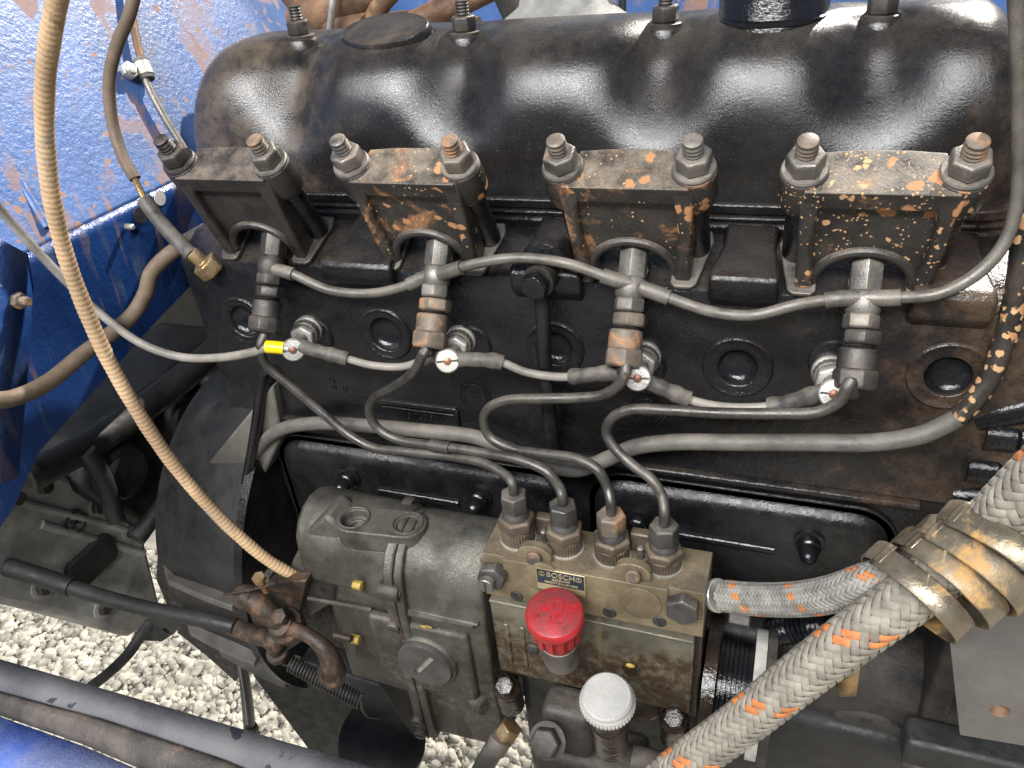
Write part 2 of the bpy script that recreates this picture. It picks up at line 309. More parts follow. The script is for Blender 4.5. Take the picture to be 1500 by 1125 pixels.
# ------------------------------------------------------------------ valve cover
vc = thing('valve_cover', (180, 130, 28), 'long glossy black rocker cover along the top of the engine', 'valve cover')
NX = [-12, 110, 239, 355]
def cover_point(X, ph, grow=0):
    xl, xr = -112, 438; e = 1.0
    for d, R in ((X-xl, 58), (xr-X, 42)):
        q = max(0.0, min(1.0, d/R)); e *= max(1e-3, 1-(1-q)**2.6)**(1/2.6)
    val = sum(math.exp(-((X-x)/25.0)**2) for x in NX)
    val = min(1, val)
    n = 2.9-.3*val
    Wd = 65; H = 96
    c, s_ = max(0, math.cos(ph)), max(0, math.sin(ph))
    if ph > math.pi/2: c = -max(0, -math.cos(ph))
    yy = -math.copysign(abs(c)**(2/n), c)*Wd
    zz = s_**(2/n)*H
    if yy < 0:                                        # the front shoulder draws back below each nut
        q = max(0, min(1, (zz/H-.2)/.55)); yy = min(-1e-3, yy+20*val*q*q*(3-2*q)*min(1, -yy/30))
    dent = 0
    for x in NX: dent += 3.5*math.exp(-(((X-x)/15)**2)-(((yy+4)/13)**2))*(1 if s_ > .6 else 0)   # pockets round the nuts
    return V((X, 130+yy*(.45+.55*e)-0, 28+zz*(.25+.75*e)*(e**.35)-dent))
mb = MB(); NXs, NP = 230, 44
for i in range(NXs+1):
    q = i/NXs; X = -112+550*(q+.012*math.sin(2*math.pi*q)*-1)
    for j in range(NP+1): mb.v.append(cover_point(X, math.pi*j/NP))
for i in range(NXs):
    for j in range(NP): a = i*(NP+1)+j; mb.f.append((a, a+1, a+NP+2, a+NP+1))
mb.f.append(tuple(range(NP+1))); mb.f.append(tuple(NXs*(NP+1)+j for j in range(NP+1))[::-1])
mk('shell', mb, M['cover'], vc, ang=60)
def rrect(x0, x1, y0, y1, r, n=6):
    out = []
    for cx_, cy_, a0 in ((x1-r, y0+r, -90), (x1-r, y1-r, 0), (x0+r, y1-r, 90), (x0+r, y0+r, 180)):
        for k in range(n+1): a = math.radians(a0+90*k/n); out.append((cx_+r*math.cos(a), cy_+r*math.sin(a)))
    return out
fl = MB().prism(rrect(-114, 440, 62, 200, 26), lambda x, y: V((x, y, 22.5)), lambda x, y: V((x, y, 29)))
fl.prism(rrect(-116, 442, 59, 202, 28), lambda x, y: V((x, y, 19)), lambda x, y: V((x, y, 22.4)))
mk('flange', fl, M['black'], vc, 1.2)
gk = MB().prism(rrect(-116, 443, 57.5, 203, 29), lambda x, y: V((x, y, 6)), lambda x, y: V((x, y, 18.9)))
mk('gasket_rim', gk, M['black'], vc, 2.5)
ob = MB(); oc = G(568, 56, Y=112)                                     # cast oval pad on the top
ob.lathe([(1.03, -16), (1, 0), (.98, 4.2), (.93, 5.8), (.0, 6.4)], (0, 0, 0), EZ, 40)
ov = MB().add([oc+EX*(p.x*33)+V((0, .93, .36))*(p.y*21)+V((0, -.36, .93))*(p.z*1.2) for p in ob.v], ob.f)
mk('oval_boss', ov, M['cover'], vc)
for i, (u, v, k) in enumerate(((440, 52, 0), (681, 47, 0), (975, 34, 4), (1291, 22, 0))):
    p = G(u, v, Y=124)
    st = mk('stud', MB().thread(p+EZ*4, EZ, 4.6, 15+k*3, 2.0), M['dark'], vc)
    nu = mk('nut', MB().hex(p+EZ*.6, EZ, 14.5, 9.5, rot=.35+i*.3), M['dark'], st, .5)
    mk('washer', MB().lathe([(10.5, -2.2), (10.5, .2), (9.8, .6), (4, .6)], p, EZ, 28), M['dark'], st)
    mk('collar', MB().lathe([(13.5, -9), (12.5, -3), (11.8, -2.0), (4, -2.0)], p, EZ, 28), M['cover'], vc)
p = G(1130, 48, Y=124)
nk = mk('filler_neck', MB().lathe([(32, -20), (32, 7), (30.6, 9), (30.6, 90), (27, 90)], p, EZ, 48), M['gloss'], vc)
mk('neck_band', MB().lathe([(31.6, 7), (32.8, 8), (32.8, 10), (31.6, 10.8), (30.4, 10.8)], p, EZ, 48), M['gloss'], nk)

# ------------------------------------------------------------------ cylinder head
hd = thing('cylinder_head', (180, 8, -100), 'black painted cylinder head casting with round core plugs under the rocker cover', 'cylinder head')
prof = [(8, -128), (8, -4), (9, -1.2), (31, 11.3), (60, 12), (60, 5.5), (205, 5.5), (205, -128)]
hx0, hx1 = -82, 449
hm = MB().prism(prof, lambda y, z: V((hx0, y, z)), lambda y, z: V((hx1, y, z)))
casting = mk('casting', hm, M['black'], hd)
plugs = [(357, 470, 27, 38), (565, 489, 30, 42), (813, 510, 30, 44), (1080, 538, 33, 50), (1389, 551, 36, 56), (462, 492, 22, 30), (690, 505, 22, 32), (940, 535, 22, 36), (1222, 530, 22, 36)]
cm = MB(); pp = []
for i, (u, v, ri, ro) in enumerate(plugs):
    p = G(u, v, Y=8); d = (p-CAM).dot(FWD); k = d/FPX; pp.append((p, ri*k, ro*k))
    if i < 5: cm.lathe([(ri*k*.92, -5), (ri*k*.9, 2), (ri*k*.86, 9), (.1, 9.6)], p, EY, 32)
cut(casting, cm)
for i, (p, ri, ro) in enumerate(pp):
    mk('plug_rim', MB().lathe([(ro*1.03, .5), (ro, -1.0), (ro*.96, -1.7), (ro*.92, -1.5), (ro*.86, -.7), (ri*1.15, -.6), (ri*1.0, -.4), (ri*.9, .8)], p, EY, 40, capped=False), M['black'], hd)
    if i < 5: mk('core_plug', MB().lathe([(ri*.92, .2), (ri*.88, .4), (ri*.80, 2.6), (ri*.6, 4.4), (ri*.3, 5.3), (.1, 5.5)], p, EY, 32, capped=False), M['gloss'], hd)
# sloping pads between the clamps
for (u0, u1, vtop, vbot) in ((468, 572, 350, 412), (745, 850, 345, 425), (1035, 1140, 345, 436), (1330, 1460, 355, 465)):
    a = G(u0, vbot, Y=-1).x; b_ = G(u1, vbot, Y=-1).x; m_ = MB()
    zb = G((u0+u1)/2, vbot, Y=0).z
    pr = [(60, 19), (40, 13), (4, zb+13), (0, zb+9), (2, zb-3), (12, zb-14), (60, -30)]
    m_.prism(pr, lambda y, z: V((a+(0 if y < 20 else 3), y, z)), lambda y, z: V((b_-(0 if y < 20 else 3), y, z)))
    mk('pad', m_, M['black'], hd, 3.2, 3)
# a casting seam, the foundry marks and the raised frame with the part number
def face_text(body, u, v, sz, par, m, Y=8, dz=.0, rot=0.0, dep=.7):
    return text('cast_lettering', body, sz, G(u, v, Y=Y), EX+EZ*rot, EZ-EX*rot, m, par, dep)
face_text('2', 487, 563, 13, hd, M['gloss'], rot=-.05); face_text('0', 505, 570, 8, hd, M['gloss'], rot=-.05)
fa, fb = G(560, 592, Y=8), G(668, 606, Y=8)
nf = MB(); nf.box(((fa.x+fb.x)/2, 6.6, fa.z+4), (fb.x-fa.x+4, 3.8, 3.6)); nf.box((fb.x+1, 6.6, fa.z-5), (3.4, 3.6, 18)); nf.box(((fa.x+fb.x)/2, 7.4, fa.z-1.5), (fb.x-fa.x, 1.4, 1.2))
mk('number_frame', nf, M['black'], hd, 1.2)
face_text('657659', 612, 612, 8.6, hd, M['gloss'], dep=.9)
for ue, ve in ((695, 580), (948, 602)):
    pe = G(ue, ve, Y=8); em = MB()
    for r_ in (15, 11.5):
        em.tube([pe+V((r_*.75*math.cos(a), -.2, r_*.8*math.sin(a))) for a in [math.radians(q) for q in range(-60, 241, 15)]], .8, 6, 1.5)
    for k in (-1, 0, 1): em.box(pe+V((0, -.2, k*3.6)), (8-abs(k)*1.5, 1.2, 1.2))
    mk('foundry_emblem', em, M['gloss'], hd)
mk('lift_boss', MB().lathe([(15, 12), (15, 0), (13, -3), (10, -4), (0.1, -4.3)], G(800, 385, Y=8), EY, 32), M['black'], hd)

# ------------------------------------------------------------------ engine block
bk = thing('engine_block', (180, 14, -330), 'black engine block below the cylinder head with two side covers', 'engine block')
bp_ = [(14, -340), (14, -128.5), (200, -128.5), (200, -340)]
mk('casting', MB().prism(bp_, lambda y, z: V((-62, y, z)), lambda y, z: V((436, y, z))), M["blockp"], bk, 6, 3)
def side_cover(px, nuts, bars):
    pts = [G(u, v, Y=9) for u, v in px]
    x0, x1 = min(p.x for p in pts), max(p.x for p in pts); z0, z1 = min(p.z for p in pts), max(p.z for p in pts)
    r = min(26, (z1-z0)/2.2)
    m_ = MB().prism(rrect(x0, x1, z0, z1, r, 8), lambda x, z: V((x, 14, z)), lambda x, z: V((x, 11, z)))
    c = mk('side_cover', m_, M['blockp'], bk, 1.2)
    m_ = MB(); N = 9*4
    rings = [(0, 11.0), (5, 11), (7, 8), (10, 5.6), (15, 4.6), (18, 4.4)]
    for k, (ins, y) in enumerate(rings): m_.v += [V((x, y, z)) for x, z in rrect(x0+ins, x1-ins, z0+ins, z1-ins, max(2, r-ins*.8), 8)]
    for k in range(len(rings)-1):
        for q in range(N): m_.f.append((k*N+q, k*N+(q+1) % N, (k+1)*N+(q+1) % N, (k+1)*N+q))
    m_.f.append(tuple((len(rings)-1)*N+q for q in range(N)))
    mk('pressing', m_, M['blockp'], c, ang=60)
    for u, v in nuts:
        p = G(u, v, Y=3)
        mk('cap_nut', MB().lathe([(9.5, 2), (9.5, -.5), (7.2, -1.2), (7.2, -6), (6.2, -7), (6.0, -11), (4.6, -15), (2.5, -17.3), (.1, -18)], p, EY, 20), M['gloss'], c)
    for (ua, va, ub, vb) in bars:
        a, b_ = G(ua, va, Y=3), G(ub, vb, Y=3); zc = (a.z+b_.z)/2
        mk('rib', MB().tube([(a.x, 4.4, zc), (b_.x, 4.4, zc)], 3.4, 12, 6), M['gloss'], c)
side_cover([(440, 640), (835, 700), (445, 790), (830, 840)], [(511, 700), (703, 728)], [(556, 720, 672, 738)])
side_cover([(858, 690), (1308, 795), (880, 850), (1300, 860)], [(935, 765), (1185, 795)], [(990, 785, 1135, 806)])
mk('deck_rail', MB().prism([(14, -129), (5, -130), (4, -133), (7, -136), (14, -137)], lambda y, z: V((-58, y, z)), lambda y, z: V((410, y, z))), M['black'], bk, 1)

# ------------------------------------------------------------------ injector clamps
def clamp(i, cx_, label, mm, mt):
    seat = V((cx_, -3, 70)); H = 66
    L = lambda x, t, n: seat+EX*x+AX*t+EN*n
    th = thing('injector_clamp', L(0, H, 0), label, 'clamp', 'injector clamps along the head')
    w = 34
    m_ = MB()
    top = [(-w, -13), (w, -13), (w+8, -8), (w+11, 0), (w+8, 9), (w-4, 12.5), (-w+4, 12.5), (-w-8, 9), (-w-11, 0), (-w-8, -8)]
    m_.prism([(-21, -13.5), (-12, -14.5), (12, -14.5), (21, -13.5), (27, -13), (33, 12.5), (-33, 12.5), (-27, -13)], lambda x, n: L(x, 1.0, n), lambda x, n: L(x, 12, n))
    for s_ in (-1, 1): m_.lathe([(10.6, -0.2), (11.3, .8), (11.6, 8), (11.4, 17), (10, 22), (8.0, 24)], L(s_*w, 0, 0), AX, 28)
    bo = mk('bridge', m_, mm, th, 1.6, 3)
    fn = lambda t: 10.5+10.5*(t/H)
    arch = [(22.5*math.cos(a), H-2-21.5*math.sin(a)) for a in [math.pi*k/16 for k in range(17)]]
    poly = [(-31, 3), (31, 3), (29.5, H)]+[(22.5, H)]+arch+[(-22.5, H)]+[(-29.5, H)]
    mk('face', MB().prism(poly, lambda x, t: L(x, t, fn(t)-10), lambda x, t: L(x, t, fn(t)-3.6)), mm, bo, 1.3)
    for s_ in (-1, 1):
        pl = [(s_*22.5, 2), (s_*26, 1.4), (s_*33.5, 1.6), (s_*35, 6), (s_*34, 20), (s_*32.5, H), (s_*23.2, H-.5), (s_*24.0, H-12), (s_*26.5, 32), (s_*25.5, 14)]
        mk('side_rib', MB().prism(pl, lambda x, t: L(x, t, fn(t)-14), lambda x, t: L(x, t, fn(t)+(1.8 if t > 3 else .4))), mm, bo, 2.2, 3)
    mk('arch_lip', MB().tube([L(x*1.05, t-1.6, fn(t)-2.6) for x, t in arch], 2.6, 10, 2), mt, bo)
    for s_ in (-1, 1):
        mk('foot', MB().prism([(s_*21.5, -13), (s_*21.5, 24), (s_*24, 26.5), (s_*33, 26.5), (s_*36, 24), (s_*42, -6), (s_*40, -13)], lambda x, n: L(x, H-1.8, n), lambda x, n: L(x, H+1.2, n)), M['steel'] if i != 0 else M['dark'], th, .8)
        mk('sleeve', MB().lathe([(6.4, 23), (6.8, 25), (6.8, H-3), (6.2, H-2)], L(s_*w, 0, 0), AX, 24), M['black'], th)
        top_ = L(s_*w, -24.5, 0)
        st = mk('stud', MB().thread(L(s_*w, -2, 0), -AX, 5.2, 18.5, 2.3), M['rusty' if (i+s_) % 3 else 'steel'] if not (i == 0 and s_ < 0) else M['dark'], th)
        nm = M['steel'] if i else (M['dark'] if s_ < 0 else M['steel'])
        nu = mk('nut', MB().hex(L(s_*w, -2.4, 0), -AX, 16, 9, rot=random.uniform(0, 1)), nm, th, .6)
        mk('washer', MB().lathe([(10.8, 0), (11, 1.4), (10.4, 2.3), (5, 2.4)], L(s_*w, -.1, 0), -AX, 32), nm, nu)
clamp(0, -11, 'leftmost injector clamp, nearly clean black, beside the blue panel', M['clamp'], M['clamp'])
clamp(1, 112.5, 'injector clamp second from the left with a dusty brown top', M['clampm'], M['clamp'])
clamp(2, 239, 'injector clamp third from the left with black oil blots on its face', M['clampm'], M['clamp'])
clamp(3, 358.5, 'rightmost injector clamp, heavily spattered with orange mud', M['clamps'], M['clamp'])

# ------------------------------------------------------------------ injectors with their inlets
INJ = []
def injector(i, label, m1, m2):
    o = V((TX[i], 0, 0)); th = thing('fuel_injector', o-CI*30, label, 'injector', 'fuel injectors under the clamps')
    at = lambda s_: o+CI*s_
    mk('holder', MB().hex(at(-40), CI, 15, 34, rot=.52), m1, th, .5)
    mk('tee_body', MB().lathe([(6.5, -8), (8.3, -5.5), (9, -1), (8.6, 3), (7, 6)], at(0), CI, 24), m1, th)
    mk('banjo_nut', MB().hex(at(4.5), CI, 15.5, 8, rot=.2), m1, th, .5)
    mk('lock_hex', MB().hex(at(13)+EX*1.2, CI, 17.5, 7.5, rot=.5), m2, th, .5)
    mk('seal_ring', MB().lathe([(7.2, 0), (8, 1), (7.2, 2.4)], at(20.6), CI, 24), M['black'], th)
    mk('sleeve_nut', MB().lathe([(8.6, 0), (9.5, .8), (9.5, 10.5), (9.1, 11)], at(22.5), CI, 28), m2, th)
    mk('union_nut', MB().hex(at(33), CI, 19.5, 10.5, rot=.25), m2, th, .7)
    INJ.append(at(43))
    # head-side nozzle body going in behind the arch
    mk('nozzle_body', MB().lathe([(8, 0), (8, 30)], o-CI*10+EY*4, EY*.9-EZ*.45, 20), M['black'], th)
injector(0, 'leftmost grey injector inlet under the plain black clamp', M['dark'], M['dark'])
injector(1, 'injector inlet second from the left with brown rusty nuts', M['steel'], M['rusty'])
injector(2, 'third injector inlet from the left, rust brown union nut', M['steel'], M['rusty'])
injector(3, 'rightmost injector inlet under the mud spattered clamp', M['steel'], M['dark'])

# ------------------------------------------------------------------ leak-off pipes
def gp(pts): return [G(u, v, Y=y) for u, v, y in pts]
def leak(label, pts, ends):
    p = gp(pts); th = thing('leak_off_pipe', p[0], label, 'pipe', 'leak-off pipes between the injectors')
    mk('tube', MB().tube(p, 3.1, 14, 2.0), M['pipe2'], th)
    path = smooth_path(p, 2.0)
    for e in ends:
        q = path[:9] if e == 0 else path[-9:]
        mk('ferrule', MB().tube(q, 4.4, 14, 2.0), M['pipe2'], th)
leak('leak-off pipe dipping between the first and second injectors', [(398, 393, -3), (430, 402, -4), (480, 424, -5), (540, 430, -5), (590, 420, -4), (632, 402, -2)], (0, 1))
leak('leak-off pipe arching between the second and third injectors', [(645, 402, -3), (690, 388, -4), (760, 378, -5), (830, 386, -5), (895, 408, -4), (925, 416, -2)], (0, 1))
leak('leak-off pipe sagging between the third and fourth injectors', [(938, 421, -3), (980, 436, -4), (1040, 456, -6), (1100, 462, -6), (1170, 446, -5), (1225, 438, -4), (1256, 436, -2)], (0, 1))
leak('leak-off pipe running right from the rightmost injector and up', [(1268, 437, -2), (1320, 436, -4), (1375, 430, -5), (1430, 402, -3), (1470, 358, 0), (1489, 300, 2), (1493, 200, 0), (1492, 100, -5), (1488, 0, -10), (1484, -60, -15), (1470, -220, -25)], (0,))

# ------------------------------------------------------------------ high-pressure injection pipes
VU = [(752, 722), (824, 738), (895, 752), (973, 768)]                # pixel of the top of each pump union
UN = [G(u, v, Y=-55) for u, v in VU]
def injpipe(i, label, mid, union):
    q = INJ[i]; top = UN[i]
    th = thing('injection_pipe', top, label, 'pipe', 'steel injection pipes')
    mk('tube', MB().tube([q-CI*4, q+CI*3]+gp(mid)+[top+EZ*8, top-EZ*6], 3.15, 16, 2.0), M['pipe'], th)
    mk('union_nut', MB().lathe([(7.4, -6), (7.4, 2)], top-EZ*13, EZ, 24).hex(top-EZ*13, EZ, 15.5, 13, rot=.3+i*.15), M[union], th, .6)
    return th
injpipe(0, 'injection pipe from the leftmost injector to the first pump outlet', [(382, 505, -30), (388, 532, -30), (425, 565, -28), (470, 603, -26), (510, 636, -26), (545, 655, -27), (600, 662, -30), (660, 669, -34), (710, 679, -42), (738, 694, -48)], 'nutd')
p1 = injpipe(1, 'injection pipe from the second injector looping left before the second pump outlet', [(622, 515, -32), (606, 545, -31), (575, 568, -29), (549, 582, -28), (541, 600, -28), (551, 625, -28), (580, 643, -29), (640, 653, -33), (700, 662, -38), (765, 675, -44), (802, 692, -48), (818, 712, -50)], 'nutd')
mk('joint_sleeve', MB().tube(gp([(631, 652, -32.5), (660, 656, -34.5)]), 4.1, 16), M['pipe'], p1)
injpipe(2, 'injection pipe with a hairpin bend from the third injector to the third pump outlet', [(918, 540, -32), (908, 562, -33), (885, 578, -33), (845, 583, -32), (790, 584, -31), (740, 587, -30), (715, 599, -30), (709, 617, -30), (718, 640, -31), (750, 657, -34), (800, 665, -39), (845, 672, -44), (875, 688, -48), (890, 715, -50)], 'rusty')
injpipe(3, 'injection pipe with a wide hairpin from the rightmost injector to the last pump outlet', [(1245, 560, -32), (1232, 585, -34), (1200, 603, -34), (1130, 606, -34), (1050, 605, -33), (980, 601, -32), (925, 600, -31), (897, 612, -31), (888, 632, -32), (900, 656, -35), (930, 684, -40), (955, 703, -45), (970, 728, -49)], 'nutd')

# ------------------------------------------------------------------ glow plugs and their wires
GT = []
def glow(i, base, tip, label):
    b = G(*base, Y=6); t = G(*tip, Y=-24); ax = (t-b).normalized(); Ln = (t-b).length
    th = thing('glow_plug', b, label, 'glow plug', 'glow plugs along the head')
    mk('seat_ring', MB().lathe([(10, -2), (10, 2), (9, 3.2), (6, 3.4)], b, ax, 28), M['zinc'], th)
    mk('knurled_body', MB().lathe([(9, 3.4), (9.4, 4), (9.4, 9), (8.8, 9.6)], b, ax, 40, mod=lambda k, j: 1 if k % 2 else .955), M['steel'], th)
    mk('hexagon', MB().hex(b+ax*9.8, ax, 15, 5.5, rot=.4), M['zinc'], th, .4)
    mk('neck', MB().lathe([(4.5, 15), (4.5, Ln-6), (5.5, Ln-5), (5.5, Ln-3)], b, ax, 20), M['steel'], th)
    tt = (t-b).normalized()*.45+(CAM-t).normalized()*.75; tt.normalize()
    d = mk('terminal_screw', MB().lathe([(6.8, -2), (7.6, -1), (7.6, 1.6), (6.8, 2.6), (2.4, 2.8)], t, tt, 30), M['zinc'], th)
    su = frame(tt)[0]; mk('driver_slot', MB().box(t+tt*2.75, (13, 1.1, .5), (su, tt.cross(su), tt)), M['iron'], d)
    mk('terminal_tip', MB().lathe([(2.5, 0), (2.5, 3.2), (1.5, 3.7), (.1, 3.9)], t, tt, 16), M['copper'], d)
    GT.append(t)
glow(0, (452, 482), (430, 512), 'leftmost glow plug, beside the yellow terminal')
glow(1, (675, 498), (656, 528), 'glow plug beside the second injector with a white disc terminal')
glow(2, (944, 522), (934, 553), 'glow plug half hidden behind the third injector pipe')
glow(3, (1216, 545), (1221, 576), 'rightmost glow plug, behind the right injector union nut')
def jumper(label, pts, s0, s1):
    p = gp(pts); th = thing('glow_plug_wire', p[0], label, 'wire', 'wires linking the glow plugs'); path = smooth_path(p, 2)
    mk('cable', MB().tube(p, 2.6, 12), M['wire'], th); n = len(path)
    for a, b in ((0, int(n*s0)), (int(n*s1), n)):
        mk('shrink_sleeve', MB().tube(path[a:b], 4.8, 14, 2, rmod=lambda k, q: 1+.05*math.sin(k*.7)+.05*math.sin(k*.31+1)), M['sleeve'], th)
jumper('wire linking the first and second glow plugs', [(440, 508, -20), (475, 517, -18), (510, 526, -16), (545, 535, -14), (590, 537, -12), (625, 525, -14), (650, 517, -20)], .33, .8)
jumper('wire linking the second and third glow plugs', [(668, 526, -20), (700, 527, -18), (732, 530, -16), (770, 545, -14), (815, 552, -14), (850, 551, -16), (890, 547, -18), (925, 550, -21)], .28, .65)
jumper('wire linking the third and rightmost glow plugs', [(940, 556, -20), (970, 568, -19), (1015, 587, -18), (1060, 596, -18), (1120, 596, -18), (1160, 588, -19), (1200, 576, -21), (1216, 572, -22)], .30, .68)
p = gp([(-260, 30, -85), (-120, 170, -70), (-30, 270, -60), (20, 330, -50), (90, 405, -40), (150, 462, -36), (205, 502, -33), (260, 522, -32), (320, 524, -32), (370, 516, -32), (392, 509, -30)])
th = thing('feed_wire', p[-1], 'thin grey wire sagging from the left edge to the yellow terminal', 'wire')
mk('cable', MB().tube(p, 3.0, 12), M['wire'], th)
mk('yellow_terminal', MB().tube(gp([(391, 508, -29), (402, 508.5, -28), (416, 510, -26)]), 4.3, 16, 1.5), M['yellow'], th)
mk('ring_tongue', MB().tube(gp([(414, 510, -26), (425, 511, -25)]), 3.4, 12), M['zinc'], th)

# ------------------------------------------------------------------ upright oil pipe with banjo bolt
p = gp([(792, 410, 0), (795, 450, -4), (797, 520, -6), (802, 580, -6), (808, 640, -4), (812, 670, 0)])
th = thing('oil_pipe', p[-1], 'straight upright black pipe with a hex banjo bolt at the top', 'pipe')
mk('tube', MB().tube(p, 4.6, 16), M['black'], th)
b = G(794, 405, Y=-2); ax = V((-.1, -1, -.12)).normalized()
mk('banjo', MB().lathe([(9, -4), (10, -2.5), (10, 4), (9, 5.5)], b, ax, 28), M['black'], th)
bb = mk('banjo_bolt', MB().hex(b+ax*6.5, ax, 15, 8, rot=.3), M['gloss'], th, .6)
mk('washer', MB().lathe([(9.5, 5), (9.5, 6.6), (5, 6.6)], b, ax, 28).lathe([(11.5, -6), (11.5, -4.5), (5, -4.2)], b, ax, 28), M['dark'], bb)

# ------------------------------------------------------------------ long grey hose across the block, and the muddy hose at the right
p = gp([(372, 1180, -10), (358, 1000, 0), (345, 880, 2), (350, 780, 2), (362, 700, 2), (380, 655, 0), (415, 628, -2), (470, 620, -3), (540, 624, -4), (620, 631, -5), (700, 641, -6), (750, 660, -6), (800, 680, -6), (845, 688, -8), (890, 672, -8), (930, 655, -8), (985, 648, -8), (1080, 648, -8), (1180, 648, -8), (1280, 648, -7), (1350, 637, -6), (1405, 612, -4), (1440, 570, 0), (1465, 520, 4), (1482, 460, 8), (1494, 390, 12), (1502, 300, 16), (1506, 180, 20), (1505, 60, 20), (1500, -60, 20), (1490, -220, 20)])
th = thing('long_hose', p[0], 'long grey hose across the block, muddy black where it rises at the right', 'hose')
k = 21
mk('tube', MB().tube(p[:k+1], 5.2, 18, 2.5), M['hose'], th)
mk('muddy_end', MB().tube([p[k]]+p[k+1:], 5.3, 18, 2.5), M['mudhose'], th)
#@@PUMP
# ------------------------------------------------------------------ injection pump
YF = -75
pl_, pr_ = G(703, 812, Y=YF), G(1033, 877, Y=YF)
PX0, PX1, PZ = pl_.x, pr_.x, (pl_.z+pr_.z)/2
ZM = (G(706, 868, Y=YF).z+G(1030, 935, Y=YF).z)/2     # lower edge of the upper block
ZB = G(1018, 1062, Y=YF).z
YB = -38                              # rear edge of the top face
pump = thing('injection_pump', ((PX0+PX1)/2, -45, ZB), 'four cylinder injection pump with yellowed grey body and maker plate', 'injection pump')
FR = lambda u, v, y=YF: G(u, v, Y=y)
blk = mk('upper_block', MB().box(((PX0+PX1)/2, (YF+YB)/2, (PZ+ZM)/2), (PX1-PX0, YB-YF, PZ-ZM)), M['brassy'], pump)
ch = MB()
cut(blk, MB().box(FR(722, 838)+V((-3, 0, 3)), (21, 5, 22)).box(FR(1003, 888)+V((0, 0, 1)), (20, 5, 22)))
b = blk.modifiers.new('bevel', 'BEVEL'); b.width = .9*S; b.segments = 2; b.limit_method = 'ANGLE'
pd = FR(938, 883)
mk('round_pad', MB().lathe([(12.8, 1), (12.8, -.7), (12.2, -1.1), (.1, -1.1)], pd, EY, 40), M['brassy'], blk)
mk('round_pad', MB().lathe([(12.8, 1), (12.8, -.7), (12.2, -1.1), (.1, -1.1)], FR(795, 846), EY, 40), M['brassy'], blk)
for u, v in ((757, 873), (893, 897), (966, 910)):
    p = FR(u, v); s_ = mk('slotted_screw', MB().lathe([(4.3, 1), (4.3, -.5), (3.8, -.9), (.1, -.9)], p, EY, 24), M['iron'], blk)
    mk('slot', MB().box(p-EY*1.0, (.9, .5, 6.5), (V((.9, 0, .43)), EY, V((-.43, 0, .9)))), M['shade'], s_)
# lock nut with slotted screw (left) and round-faced hex bolt (right)
p = FR(724, 838)
q = mk('corner_nut', MB().hex(p-EY*-1, -EY, 17, 8.5, rot=.2), M['nutd'], pump, .7)
mk('corner_screw', MB().lathe([(5.2, 8), (5.2, 12), (4.7, 12.6), (.1, 12.6)], p-EX*1.5-EZ*.5, -EY, 24), M['steel'], q)
mk('screw_slot', MB().box(p-EX*1.5-EZ*.5-EY*12.7, (1.0, .5, 8.5)), M['shade'], q)
p = FR(1001, 886)
mk('corner_bolt', MB().hex(p+EY*1, -EY, 17.5, 8, rot=.55, ch=.06), M['nutd'], pump, .8)
# side cover plate and lower body
bz = (ZM-1+FR(900, 992).z)/2
low = mk('lower_body', MB().box(((PX0+PX1)/2, (YF+YB)/2+3, (ZM+ZB)/2), (PX1-PX0-1, YB-YF-4, ZM-ZB-.4)), M['oily'], pump, 1.5)
zp = FR(730, 978).z
pc = mk('side_plate', MB().box(((PX0+PX1)/2-1, YF+1.0, (ZM+zp)/2-.8), (PX1-PX0-7, 6, ZM-zp-3)), M['plate'], pump, 1.2)
mk('plate_lip', MB().box(((PX0+PX1)/2-1, YF+.5, ZM-3.0), (PX1-PX0-7.4, 7.6, 2.4)), M['plate'], pc, .8)
for k, xx in enumerate((PX0+12, PX0+20)): mk('plate_rib', MB().box((xx+k*3, YF-2.2, (ZM+zp)/2-6), (4, 2, (ZM-zp)*.55)), M['plate'], pc, .9)
p = FR(925, 975); mk('plate_screw', MB().lathe([(6, 0), (6, -2), (4, -3.5), (4, -5), (.1, -5.2)], p, EY, 20), M['oily'], pc)
mk('seal_dab', MB().ball(p+V((0, -3.5, 4.5)), 2.4, 10, (1.3, .6, .7)), M['yseal'], pc)
p = FR(782, 948); mk('plate_screw', MB().lathe([(5, 0), (5, -2), (3.4, -3.5), (.1, -4)], p, EY, 20), M['iron'], pc)
for u, v in ((742, 1005), (988, 1052)):
    p = G(u, v, Y=-80)
    q = mk('flange_bolt', MB().hex(p, V((0, -.55, .83)), 12.5, 7, rot=.3), M['oily'], pump, .7)
    mk('bolt_boss', MB().lathe([(9.5, -26), (9.5, -2), (8, 0)], p, V((0, -.15, .99)), 24), M['oily'], q)
mk('oil_ring', MB().lathe([(17, 1), (17, -1), (15.5, -1.8), (14.5, -1), (13, -.6), (.1, -.6)], G(930, 1030, Y=YF), EY, 40), M['oily'], pump)
# name plate
c0 = FR(822, 851); np_ = mk('name_plate', MB().box(c0-EY*.8, (31, .8, 17.5)), M['tan'], pump, .3)
mk('plate_field', MB().box(c0-EY*1.1+EZ*2.4, (29.6, .7, 11.4)), M['nameplate'], np_)
text('plate_lettering', 'BOSCH', 5.6, c0+V((0.3, -1.5, 5.0)), EX, EZ, M['tan'], np_, .12)
text('plate_lettering', 'GERMANY', 2.5, c0+V((.3, -1.5, 1.1)), EX, EZ, M['tan'], np_, .1)
text('plate_lettering', "PRODUIT D'ALLEMAGNE", 1.9, c0+V((.3, -1.5, -1.4)), EX, EZ, M['tan'], np_, .08)
for s_ in (-1, 1): mk('plate_emblem', MB().lathe([(1.9, 0), (1.9, .3), (1.4, .3), (1.4, 0)], c0+V((s_*11.6, -1.4, 5)), -EY, 20, capped=False).box(c0+V((s_*11.6, -1.5, 5)), (.5, .4, 3)), M['tan'], np_)
